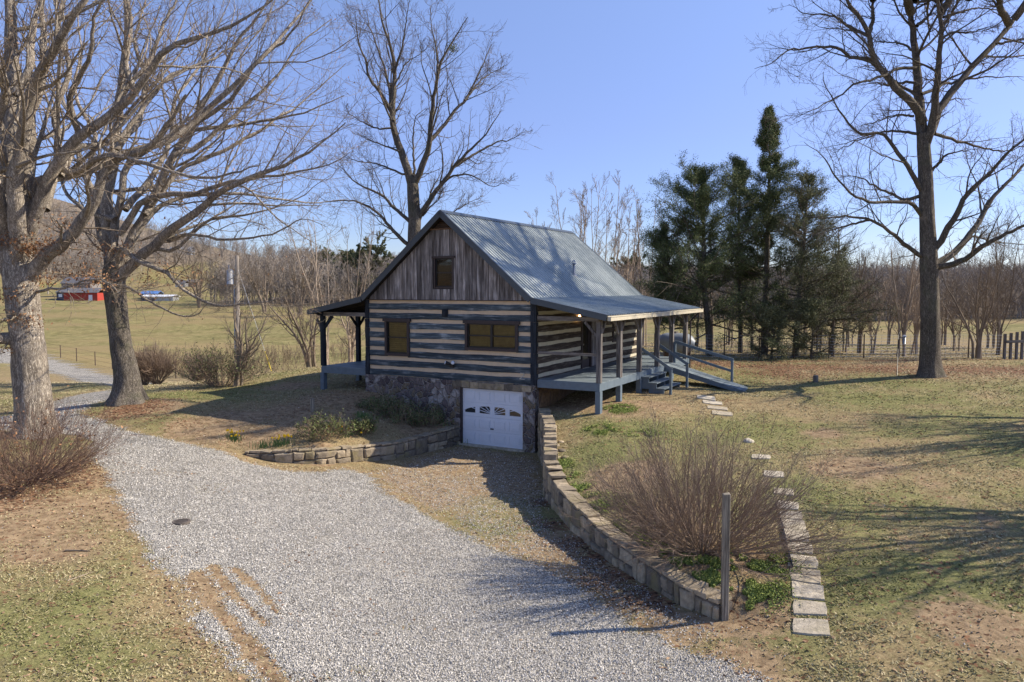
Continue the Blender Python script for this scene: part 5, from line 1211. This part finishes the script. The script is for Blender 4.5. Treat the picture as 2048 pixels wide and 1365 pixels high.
# ------------------------------------------------------------------ middle distance bare trees, each its own thing
def bare(label, px, Y, top_py, spread, seed, mat, stems=1, lean=0., dens=(9, 6, 4), up=.12, r0=.12, name='bare_tree', first=.25, group=None, rm=1., ang=(20, 48)):
    rg = np.random.default_rng(seed); x = (px-1024)/F*Y; b = np.array([x, Y, g1(x, Y)]); H = at(px, top_py, Y)[2]-b[2]; root = empty(name, b); tag(root, label, 'tree', group)
    st = []
    for k in range(stems):
        a = rg.random()*2*pi; sp = spread*(.12 if stems == 1 else rg.uniform(.25, .8)); dx, dy = cos(a)*sp+lean, sin(a)*sp; h = H*rg.uniform(.82, 1.)
        st.append(spline([(cos(a)*.08*stems**.5, sin(a)*.08*stems**.5, -.2), (dx*.15, dy*.15, h*.22), (dx*.45+rg.normal()*.12, dy*.45, h*.5), (dx*.8, dy*.8, h*.8), (dx, dy, h)], 16, .015, rg))
    P = np.array(st); RR = (r0*rg.uniform(.6, 1., stems) if stems > 1 else np.array([r0]))[:,None]*(1-np.linspace(0, 1, 16))[None]**.8 + .012; px_ = Y/F*.35
    rmn = max(.006, px_*rm); v, q = tubes(P, RR, 7); mesh('trunk', v, q, None, mat, root, True)
    out = []; n0 = dens[0] if stems == 1 else max(4, int(dens[0]*1.6/stems**.5))
    P1, R1 = grow(P, RR, n0, rg, ang, (first, 1.), (.3*spread/H*2.2, .65*spread/H*2.2), 8, up, .13, .5, rmn); out.append(tubes(P1, R1, 4))
    P2, R2 = grow(P1, R1, dens[1], rg, (20, 50), (.2, 1.), (.35, .7), 5, up*.8, .16, .7, rmn*.8); out.append(tubes(P2, R2, 3))
    P3, R3 = grow(P2, R2, dens[2], rg, (20, 50), (.2, 1.), (.4, .8), 4, up*.5, .18, .7, rmn*.6); out.append(tubes(P3, R3, 3))
    v, q = join(out); mesh('branches', v, q, None, mat, root); return root
GR = 'bare trees along the back fence'
for a in [
  ('slender pale sapling just right of the cabin ridge end', 1150, 58, 372, 2.2, 101, B_PALE, 3, -.4),
  ('pale upright tree with many rods above the roof valley', 1185, 60, 352, 2.6, 102, B_PALE, 4, -.2),
  ('pale forked tree rising clear over the roof vent pipe', 1215, 58, 360, 2.4, 103, B_PALE, 4, .3),
  ('thin pale tree over the far end of the porch roof', 1250, 57, 385, 1.8, 104, B_PALE, 3, .4),
  ('pale thin tree at the left edge of the dark cedars', 1290, 56, 392, 1.6, 105, B_PALE, 3, .0),
  ('short pale tree farther left over the ridge, leaning left', 1095, 62, 415, 1.8, 106, B_PALE, 3, -.6),
  ('slim grey stem rising behind the shorter dark cedar', 1375, 52, 430, 1.3, 107, B_TWIG, 2, .2),
  ('thin bare tree between the shorter and the tallest cedar', 1462, 50, 420, 1.4, 108, B_TWIG, 2, .0),
  ('bare tree right of the sparse cedar, fan of grey rods', 1640, 47, 470, 2.0, 109, B_TWIG, 3, .3),
  ('slim bare tree right of the brownish cedar sapling', 1690, 45, 500, 1.6, 110, B_TWIG, 3, .2),
  ('wide fanned bare sapling before the wire fence, midway to the big right tree', 1720, 44, 505, 2.0, 111, B_TWIG, 4, .1),
  ('forked low sapling beside the fence, left of the pole feeder', 1748, 43, 560, 1.5, 112, B_PALE, 2, .3),
  ('upright clump of pale rods just left of the big right trunk', 1805, 41, 485, 1.5, 113, B_PALE, 7, .1),
  ('second clump of pale rods touching the big right trunk', 1832, 43, 500, 1.2, 114, B_PALE, 5, .2),
  ('dark many limbed tree right of the big trunk', 1958, 39, 500, 2.6, 115, B_TWIG, 6, .0),
  ('thick twin trunked tree at the right edge of the picture', 2000, 42, 455, 3.2, 116, B_TWIGD, 3, .3),
  ('grey tangle of branches between the brownish cedar and the fanned sapling', 1700, 52, 520, 2.6, 121, B_TWIG, 5, .0),
  ('far grey tree seen past the left side of the big right trunk', 1775, 56, 500, 2.6, 122, B_TWIG, 4, .0),
  ('far grey tree seen past the right side of the big right trunk', 1890, 55, 520, 2.8, 123, B_TWIG, 5, .0),
  ('low spreading tree behind the wire fence, right of the dark limbed one', 1985, 50, 560, 2.6, 124, B_TWIG, 6, .0),
  ('grey tree behind the gap between the two sparse cedars', 1632, 54, 470, 2.4, 125, B_TWIG, 4, .0),
  ('grey tree behind the gap left of the tallest cedar', 1455, 55, 455, 2.4, 126, B_TWIG, 4, .0),
  ('bare tree cut by the right edge of the picture', 2060, 44, 470, 2.8, 117, B_TWIG, 4, .2),
  ('little bare tree between the big trunk and the dark many limbed one', 1915, 46, 560, 1.6, 118, B_TWIG, 3, -.2)]:
    bare(*a, group=GR, r0=.06, up=.10, ang=(18, 52), dens=(16, 8, 4), first=.18, rm=1.05 if a[1] < 1300 else .7)
for (px, t, yb) in [(1262,'thin trunk seen between the porch posts, leftmost',53),(1275,'thin trunk seen between the porch posts, middle one',50),(1312,'thin trunk seen between the last porch posts',49),(1395,'thin trunk behind the head of the ramp rail',47),(1425,'twin thin trunk left of the leaning cedar stem',50),(1503,'slender trunk just left of the tallest cedar stem',46),(1560,'slender trunk between the tallest and the sparse cedar',47),(1610,'slender trunk right of the sparse cedar stem',48),(1665,'slender dark trunk in front of the fence right of the cedars',41)]:
    bare(t, px, yb, 470 if px > 1350 else 520, 1.4, px, B_TWIGD, 1, .1, group=GR, r0=.09, up=.2, dens=(12, 5, 3), first=.35, ang=(15, 40))
GL = 'bare trees along the pasture left of the cabin'
for a in [
  ('gnarled low branching tree left of the porch at the lawn edge', 622, 43, 560, 3.0, 201, B_TWIG, 6, -.8),
  ('small pale stemmed tree behind the left porch posts', 702, 44, 600, 1.6, 202, B_PALE, 4, .0),
  ('crooked young tree growing beside the dark green bush', 472, 32.5, 600, 1.6, 203, B_TWIG, 4, .6),
  ('tall thin bare tree above the left porch roof', 655, 62, 430, 3.4, 204, B_PALE, 4, -.5),
  ('bare tree leaning against the skyline left of the gable', 700, 66, 415, 3.4, 205, B_TWIG, 4, .3),
  ('rounded bare tree at the far pasture edge, left of the utility pole', 400, 235, 520, 9., 206, B_TWIG, 5, 0.),
  ('rounded bare tree at the far pasture edge, right of the utility pole', 530, 210, 505, 8., 207, B_TWIG, 5, 0.),
  ('rounded bare tree at the pasture edge above the lawn brow', 600, 190, 500, 8., 208, B_TWIG, 5, 0.)]:
    bare(*a, group=GL, r0=.10 if a[2] < 100 else .4, up=.10, dens=(11, 6, 4), first=.2, ang=(20, 55))
for i, (px, t) in enumerate([(530,'weedy thicket clump nearest the utility pole'),(560,'weedy thicket clump at the lawn brow'),(596,'reddish weedy clump at the foot of the gnarled tree'),(680,'weedy stems seen under the left porch roof')]):
    q = at(px, 745, 40.); q[2] = g1(q[0], q[1]); shrub('weed_clump', t, 'shrub', q, 30, 1.3, 35, 300+i, B_SHRUB, (4, 3), .02, .008, rmin=.006, root_r=.9)
for i, (x_, y_, H_, sp, t) in enumerate([(15.6,15.2,7.6,3.4,'bare tree outside the right edge shading the near lawn'),(20.5,22.5,6.5,3.6,'bare tree outside the right edge shading the middle lawn')]):
    pxx = 1024+x_/y_*F; bare(t, pxx, y_, 580+(CZ-g1(x_, y_)-H_)/y_*F, sp, 400+i, B_TWIGD, 7, 0., r0=.17, up=.12, dens=(16, 8, 5), first=.35, ang=(15, 42), rm=2.4)
# ------------------------------------------------------------------ far woods as one mass
def template(seed, H=1.):
    rg = np.random.default_rng(seed); P = spline([(0,0,-.03),(.02,0,.35),(rg.normal()*.04,.02,.7),(0,0,1)], 6)[None]; RR = .010*(1-np.linspace(0,1,6))[None]**.7+.003
    o = [tubes(P, RR, 3)]; P1, R1 = grow(P, RR, 13, rg, (25, 60), (.12, .98), (.25, .55), 4, .16, .12, .6, .0042); o.append(tubes(P1, R1, 3))
    P2, R2 = grow(P1, R1, 5, rg, (25, 60), (.2, 1.), (.4, .8), 3, .12, .15, .7, .0038); o.append(tubes(P2, R2, 3)); P3, R3 = grow(P2, R2, 2, rg, (25, 60), (.3, 1.), (.5, .9), 2, .1, .15, .7, .0034); o.append(tubes(P3, R3, 3)); return join(o)
TPL = [template(k) for k in range(5)]
def scatter_woods(name, label, pts_, hs, mat, seed):
    rg = np.random.default_rng(seed); VV = []; QQ = []; tt = []; off = 0; k = rg.integers(0, 5, len(pts_)); a = rg.random(len(pts_))*2*pi; w = rg.uniform(.8, 1.3, len(pts_))
    for j in range(5):
        s_ = k == j; V, Q = TPL[j]; c, s = np.cos(a[s_]), np.sin(a[s_]); h = hs[s_]
        X = (V[None,:,0]*c[:,None]-V[None,:,1]*s[:,None])*(h*w[s_])[:,None]; Yv = (V[None,:,0]*s[:,None]+V[None,:,1]*c[:,None])*(h*w[s_])[:,None]; Zv = V[None,:,2]*h[:,None]
        P = np.stack([X, Yv, Zv], -1)+pts_[s_][:,None]; n = s_.sum(); VV.append(P.reshape(-1,3)); QQ.append((Q[None]+(np.arange(n)*len(V))[:,None,None]+off).reshape(-1,4)); off += n*len(V); tt.append(np.repeat(rg.random(n), len(V)))
    return tag(mesh(name, np.concatenate(VV), np.concatenate(QQ), None, mat, None, False, np.concatenate(tt)), label, kind='stuff')
rgw = np.random.default_rng(5); n = 30000; D_ = np.exp(rgw.uniform(math.log(140), math.log(760), n)); an = rgw.uniform(-.70, .70, n); X_, Y_ = D_*np.sin(an), D_*np.cos(an)
_, zz = zones(X_, Y_); keep = zz[:,1] > .45; keep &= rgw.random(n) < .36; X_, Y_, D_ = X_[keep], Y_[keep], D_[keep]
hs = rgw.uniform(6.5, 10.5, len(X_)) + 3.5*(X_ < -25) + sst(300, 500, D_)*1.5; pts_ = np.stack([X_, Y_, gz(X_, Y_)], -1)
M_WOOD = m_leaf('hazed_bare_woods', (.20,.175,.15), (.37,.325,.28), .95)  # greyed so the colour itself carries the distance haze
print('woods', len(X_)); scatter_woods('hillside_woods', 'grey brown bare woods covering the far slopes', pts_, hs, M_WOOD, 6)
# evergreen clumps in the far treeline
rge = np.random.default_rng(12)
for i, (px, Y, tp, w, t) in enumerate([(748,260,497,5.,'distant evergreen directly left of the cabin roof slope'),(722,265,508,4.,'distant evergreen second from the cabin roof slope'),(700,270,515,4.,'distant evergreen third from the cabin roof slope'),(662,300,516,5.,'distant evergreen farther left on the skyline'),(1262,230,528,4.,'distant evergreen on the skyline beyond the porch roof')]):
    cedar(t, px, Y, tp, w, 500+i, L_CEDARB, .5, 0., .1, shape=.5, nbr=70, trunk=.3, size=(.5, 1.3), top_w=.4)
# ------------------------------------------------------------------ far buildings, poles, fences
M['red'] = m_plain('red_barn_paint', (.36,.045,.03), .7, .12, 1.); M['slate'] = m_plain('far_grey_roof', (.13,.13,.14), .6, .1, 1.); M['blueroof'] = m_plain('blue_metal_roof', (.10,.22,.50), .5, .1, .6); M['navy'] = m_plain('dark_blue_siding', (.04,.05,.09), .7, .1, 1.); M['brick'] = m_plain('tan_far_wall', (.42,.28,.2), .8, .1, 1.)
def hut(name, label, px, Y, w, d, h, rh, wall, roof, rot=0., doors=(), zoff=0.):
    x = (px-1024)/F*Y; b = np.array([x, Y, g1(x, Y)+zoff]); r = empty(name, b, rot); tag(r, label, 'building'); MB().box(-w/2,w/2,-d/2,d/2,-2,h).build('wall', wall, r)
    m = MB(); e = .4
    m.hexa([(-w/2-e,-d/2-e,h),(w/2+e,-d/2-e,h),(w/2+e,0,h+rh),(-w/2-e,0,h+rh),(-w/2-e,-d/2-e,h+.15),(w/2+e,-d/2-e,h+.15),(w/2+e,0,h+rh+.15),(-w/2-e,0,h+rh+.15)])
    m.hexa([(-w/2-e,0,h+rh-.001),(w/2+e,0,h+rh-.001),(w/2+e,d/2+e,h),(-w/2-e,d/2+e,h),(-w/2-e,0,h+rh+.149),(w/2+e,0,h+rh+.149),(w/2+e,d/2+e,h+.15),(-w/2-e,d/2+e,h+.15)])
    m.T += []; m.build('roof', roof, r)
    for x0, x1, z0, z1, mt, nm in doors: MB().box(x0,x1,-d/2-.08,-d/2+.02,z0,z1).build(nm, mt, r)
    return r
hut('barn', 'red barn with a white door at the far side of the pasture', 172, 300, 12.5, 8, 3.2, 1.8, M['red'], M['slate'], .1, [(3.0,4.4,0,2.4,M['white'],'door')])
hut('shed', 'small dark blue shed joined to the left of the red barn', 130, 298, 3.0, 5, 3.0, 1.0, M['navy'], M['slate'], 0., [(-.7,.7,1.2,2.4,M['white'],'window')])
hut('greenhouse', 'long low white shed with a blue roof out on the pasture', 322, 300, 12.5, 5, 1.7, .7, M['galv'], M['white'], -.05, [(-6,-1.,.2,1.1,M['navy'],'opening')])
hut('canopy_shed', 'small blue roofed canopy behind the long white shed', 305, 306, 6.5, 5, 2.1, 1.1, M['navy'], M['blueroof'])
hut('farmhouse', 'tiny white farmhouse beyond the far pasture edge', 366, 400, 5, 5, 2.6, 1.4, M['galv'], M['slate'])
hut('farmhouse', 'tiny tan house beside the white farmhouse', 388, 405, 5, 5, 2.4, 1.4, M['brick'], M['slate'])
hut('hill_shed', 'long pale roofed shed high on the far hillside', 368, 600, 17, 8, 2.5, 1.8, M['galv'], M['galv'])
hut('hill_shed', 'grey farm roof behind the red barn', 165, 318, 12, 8, 4.3, 2.6, M['siding'], M['slate'])
def wire(name, label, pts_, r, mat, cat='wire'):
    P = np.array(pts_); o = P[0].copy(); q = spline(P, 14); v, f = tubes(q[None], np.full((1, 14), r), 4); return tag(mesh(name, v-o, f, None, mat, None, False, None, tuple(o)), label, cat)
Yp = 58.; xp = (474-1024)/F*Yp; zp = g1(xp, Yp); ztp = at(474, 511, Yp)[2]; up_ = empty('utility_pole', (xp, Yp, zp)); tag(up_, 'weathered wooden utility pole with a grey transformer beyond the lawn', 'utility pole')
M['polewood'] = m_wood('pole_wood', (.11,.095,.08), (.34,.30,.26), 2, .5, .9, .1)
MB().cyl((0,0,-.5),(.12,0,ztp-zp),.19,.13,12).build('pole', M['polewood'], up_, True)
m = MB(); m.cyl((-.42,-.1,ztp-zp-2.2),(-.42,-.1,ztp-zp-1.15),.24,.24,14); m.cyl((-.42,-.1,ztp-zp-1.15),(-.42,-.1,ztp-zp-1.08),.26,.1,14); m.build('transformer', M['galv'], up_, True)
m = MB(); m.cyl((-.5,-.1,ztp-zp-1.08),(-.5,-.1,ztp-zp-.75),.05,.03,8); m.build('bushing', M['galv'], up_, True)
m = MB(); m.beam((-.42,-.1,ztp-zp-1.5),(.05,0,ztp-zp-1.5),.08,.08); m.build('bracket', M['galv'], up_)
m = MB(); m.cyl((-.22,-.05,.5),(-.13,-.05,ztp-zp-2.3),.05,.05,8); m.build('conduit', M['galv'], up_, True)
pg = at(546, 718, 52.); pg[2] = g1(pg[0], pg[1]); wire('guy_wire', 'thin guy wire from the utility pole with a yellow guard', [pg, (xp+.15, Yp, ztp-1.)], .012, M['galv'])
pg2 = at(533, 684, 51.7); m = MB(); m.cyl(tuple(pg-pg+[0,0,0]), tuple((np.array([xp+.15, Yp, ztp-1.])-pg)*.22), .035, .035, 8); tag(m.build('guy_guard', m_yel, None, True, tuple(pg)), 'yellow guard sleeve on the guy wire in the pasture', 'guy guard')
Yq = 330.; xq = (98-1024)/F*Yq; m = MB(); m.cyl((0,0,-1),(0,0,10.),.3,.2,8); m.beam((-1.,0,9.3),(3.2,0,9.3),.12,.12); tag(m.build('power_pole', M['polewood'], None, True, (xq, Yq, g1(xq, Yq))), 'distant pale power pole left of the red barn', 'utility pole')
m_rust = m_plain('rusty_fence_steel', (.10,.07,.05), .8, .2, 6.)
def wire_fence(name, label, pts_, hp, step_v, rows, rpost, rw_, wood=None):
    pts_ = [np.array([x, y, g1(x, y)]) for x, y in pts_]; r = empty(name, pts_[0]); tag(r, label, 'fence'); o = pts_[0]
    for i, p in enumerate(pts_[:100]): m = MB(); m.cyl(tuple(p-o-[0,0,.2]), tuple(p-o+[0,0,hp]), rpost, rpost*.9, 6); m.build('fence_post', wood or m_rust, r)
    T = []
    for a, b in zip(pts_[:-1], pts_[1:]):
        for k in range(rows): z = hp*(.06+.9*k/(rows-1)); T.append((a+[0,0,z], b+[0,0,z]))
        if step_v:
            n = int(np.linalg.norm(b-a)/step_v)
            for k in range(1, n): q = a+(b-a)*k/n; T.append((q+[0,0,.02], q+[0,0,hp*.96]))
    P = np.array([[a, b] for a, b in T]); v, q = tubes(P, np.full(P.shape[:2], rw_), 3); mesh('wire_mesh', v-o, q, None, M['galv'] if step_v else m_rust, r)
def fx(px, Y): return ((px-1024)/F*Y, Y)
wire_fence('wire_fence', 'woven wire fence on steel posts behind the cedars and the right lawn', [fx(1240+70*k, 39.6+.0*k) for k in range(13)], 1.25, .28, 8, .035, .0065)
Lf = [fx(-20, 84), fx(60, 80.5), fx(118, 76), fx(150, 73.5), fx(187, 70.5), fx(221, 67.5), fx(262, 64.5), fx(300, 62.), fx(348, 60)]
wire_fence('wire_fence', 'thin barbed wire fence on steel posts along the lower lane', Lf, 1.3, 0, 4, .045, .008)
wire_fence('wire_fence', 'farther fence crossing the pasture before the red barn', [fx(40, 262), fx(80, 262), fx(112, 262), fx(143, 262), fx(178, 264), fx(220, 268)], 1.6, 0, 3, .14, .02, M['polewood'])
# gate posts at the far right
for k, (px, t) in enumerate([(2012,'leftmost'),(2024,'second from left'),(2036,'third from left'),(2047,'rightmost, tallest')]):
    x, y = fx(px, 38.6); m = MB(); m.box(-.055,.055,-.05,.05,-.2,1.3+.05*k); tag(m.build('gate_post', M['greywood'], None, False, (x, y, g1(x, y))), 'rough grey gate post by the right edge of the fence, ' + t, 'post', 'grey gate posts')
a = np.array([*fx(2012,38.6),0]); b = np.array([*fx(2060,38.6),0]); a[2] = g1(*a[:2])+.9; b[2] = g1(*b[:2])+.95; m = MB(); m.beam((0,-.12,0), tuple(b-a+[0,-.12,0]), .05, .14); tag(m.build('gate_rail', M['greywood_x'], None, False, tuple(a)), 'grey board nailed across the gate posts', 'rail')
# feeder pole
x, y = fx(1798, 31.5); z = g1(x, y); fp = empty('feeder_pole', (x, y, z)); tag(fp, 'thin dark shepherd hook pole with a small feeder left of the big trunk', 'pole')
m = MB(); m.cyl((0,0,-.1),(0,0,1.75),.018,.014,8); m.cyl((0,0,1.75),(.12,0,1.9),.012,.012,6); m.cyl((.12,0,1.9),(.26,0,1.78),.012,.012,6); m.build('pole', M['black'], fp, True)
m = MB(); m.cyl((.26,0,1.35),(.26,0,1.65),.05,.05,10); m.cyl((.26,0,1.65),(.26,0,1.72),.09,.01,10); m.build('feeder', M['galv'], fp, True)
# propane tank behind the porch
q = hpt(-1.3, 12.6, 0); z = g1(q[0], q[1]); pt_ = empty('propane_tank', (q[0], q[1], z)); tag(pt_, 'grey horizontal propane tank behind the far end of the porch', 'tank'); a = R(-28.6)
dx, dy = cos(a), sin(a); P = np.array([[(-.95+1.9*k/11)*dx, (-.95+1.9*k/11)*dy, .95] for k in range(12)])[None]; RR = np.array([.12,.36,.46,.5,.5,.5,.5,.5,.5,.46,.36,.12])[None]; v, f = tubes(P, RR, 20); mesh('tank_body', v, f, None, m_plain('tank_paint', (.23,.26,.29), .5, .15, 3.), pt_, True)
MB().cyl((0,0,1.42),(0,0,1.52),.12,.10,12).build('tank_dome', M['greywood'], pt_, True)
for s_ in (-.5, .5): MB().box(s_*dx-.08,s_*dx+.08,s_*dy-.25,s_*dy+.25,-.1,.5).build('leg', M['rubbleside'], pt_)
# ------------------------------------------------------------------ ground cover, grass, litter and loose stones
rgg = np.random.default_rng(77)
def polar(n, r0, r1, a0=-.64, a1=.64, pw=1.):
    u = rgg.random(n)
    r = np.exp(math.log(r0)+u*(math.log(r1)-math.log(r0))) if pw == 1 else r0+(r1-r0)*u
    a = rgg.uniform(a0, a1, n); return r*np.sin(a), r*np.cos(a)
def off_house(x, y, m=.15):
    a = R(28.6); dx, dy = x-.82, y-26.27; u = -(dx*cos(a)-dy*sin(a)); v = dx*sin(a)+dy*cos(a); return ~((u > -m) & (u < WD+m) & (v > -m) & (v < LN+m))
def on_wall(x, y):
    o = np.zeros(len(x), bool)
    for L in (rw, lw):
        P = np.array([p[:2] for p in L]); P = np.concatenate([P, np.zeros((len(P),1))], 1); o |= line_d(P, x, y) < .36
    return o
x, y = polar(520000, 9.5, 62); z0_, z1_ = zones(x, y); cl = fbm(x, y, 1.6, 3, 91); cl2 = fbm(x, y, 6., 2, 92)
pr = (1-z0_[:,0])*(1-.8*z0_[:,2])*(1-.5*z0_[:,3])*sst(.30, .66, cl*.55+cl2*.45); k = (rgg.random(len(x)) < pr) & off_house(x, y) & ~on_wall(x, y); x, y = x[k], y[k]; g_ = z0_[k,1]; n = len(x)
z = gz(x, y); h = rgg.uniform(.010, .034, n)*(1+.5*(np.hypot(x, y) > 30)); w = rgg.uniform(.006, .016, n)*(1+np.hypot(x, y)/40); a = rgg.random(n)*2*pi; tl = rgg.uniform(.8, 3.2, n)*h; b = rgg.random(n)*2*pi
V = np.stack([np.stack([x-np.cos(a)*w, y-np.sin(a)*w, z-.005], -1), np.stack([x+np.cos(a)*w, y+np.sin(a)*w, z-.005], -1), np.stack([x+np.cos(b)*tl, y+np.sin(b)*tl, z+h], -1)], 1)
t = np.clip(1.1-g_*1.15+rgg.normal(size=n)*.25, 0, 1); tag(mesh('grass', V.reshape(-1,3), None, np.arange(3*n).reshape(-1,3), L_GRASS, None, False, np.repeat(t, 3)), 'short dormant grass blades over the lawns', kind='stuff'); print('grass', n)
# leaf litter
x, y = polar(240000, 9.5, 60); z0_, _ = zones(x, y); pr = np.clip(z0_[:,3]*1.1 + .035*(1-z0_[:,0]) + .05*z0_[:,2]*(1-z0_[:,0]) + .11*(x < -2)*(1-z0_[:,0]), 0, 1)*.5 + .003
edge = np.exp(-((poly_sd(GRAV, x, y)+.2)/.25)**2)*sst(.5, .62, fbm(x, y, .5, 3, 19)); pr = np.maximum(pr, edge*.14); k = (rgg.random(len(x)) < pr) & off_house(x, y) & ~on_wall(x, y)
P = np.stack([x[k], y[k], gz(x[k], y[k])+.012], -1); v, q, t = flakes(P, rgg, (.03, .085), flat=.75); tag(mesh('fallen_leaves', v, q, None, L_LITTER, None, False, t), 'scattered brown fallen leaves', kind='stuff'); print('leaves', k.sum())
# loose gravel
x, y = polar(420000, 9.0, 34, -.72, .6); z0_, _ = zones(x, y); pr = np.clip(z0_[:,0]*1.0+.006*z0_[:,2], 0, 1)*.8; k = (rgg.random(len(x)) < pr) & off_house(x, y, .02); x, y = x[k], y[k]; n = len(x)
o6 = np.array([(1,0,0),(0,1,0),(-1,0,0),(0,-1,0),(0,0,1)], float); s_ = rgg.uniform(.005, .0145, n)*(1+np.hypot(x, y)/40); aa = rgg.random(n)*2*pi
U = o6[None]*rgg.uniform(.6, 1.2, (n, 5, 3)); U[:,:,2] += rgg.normal(size=(n,5))*.3; ca, sa = np.cos(aa)[:,None], np.sin(aa)[:,None]; U = np.stack([U[:,:,0]*ca-U[:,:,1]*sa, U[:,:,0]*sa+U[:,:,1]*ca, U[:,:,2]], -1)*s_[:,None,None]
V = U+np.stack([x, y, gz(x, y)+.004+s_*.2], -1)[:,None]; T = np.array([(0,1,4),(1,2,4),(2,3,4),(3,0,4)]); T = (T[None]+(np.arange(n)*5)[:,None,None]).reshape(-1,3)
M_GS = m_leaf('loose_limestone_gravel', (.24,.23,.21), (.76,.72,.65), .9); tag(mesh('loose_gravel', V.reshape(-1,3), None, T, M_GS, None, False, np.repeat(rgg.random(n)**1.1, 5)), 'loose pale gravel stones on the drive', kind='stuff'); print('gravel', n)
# green ground cover behind the wall
GC = blobs([(1340,1150,.65),(1400,1150,.7),(1450,1160,.5),(1500,1130,.7),(1510,1180,.45),(1280,1080,.45),(1240,1060,.35),(1180,1010,.55),(1150,980,.35),(1130,950,.35),(1210,1020,.4),(1320,1110,.45),(1120,930,.3),(1240,820,.5),(1200,862,.45),(1470,1210,.4),(1290,870,.4)])
x, y = [], []
for bx, by, r in GC: m_ = int(12000*r*r/.4); x.append(bx+rgg.normal(size=m_)*r*.55); y.append(by+rgg.normal(size=m_)*r*.55)
x = np.concatenate(x); y = np.concatenate(y); k = (fbm(x, y, 2.6, 3, 55) > .46) & off_house(x, y) & ~on_wall(x, y) & (PITS*chain_sd(x, y) < -.1); x, y = x[k], y[k]
P = np.stack([x, y, gz(x, y)+rgg.uniform(.0, .06, len(x))], -1); v, q, t = flakes(P, rgg, (.02, .055), flat=.4); tag(mesh('ground_cover', v, q, None, L_GREEN, None, False, t), 'bright green low ground cover along the inside of the stone wall', kind='stuff')
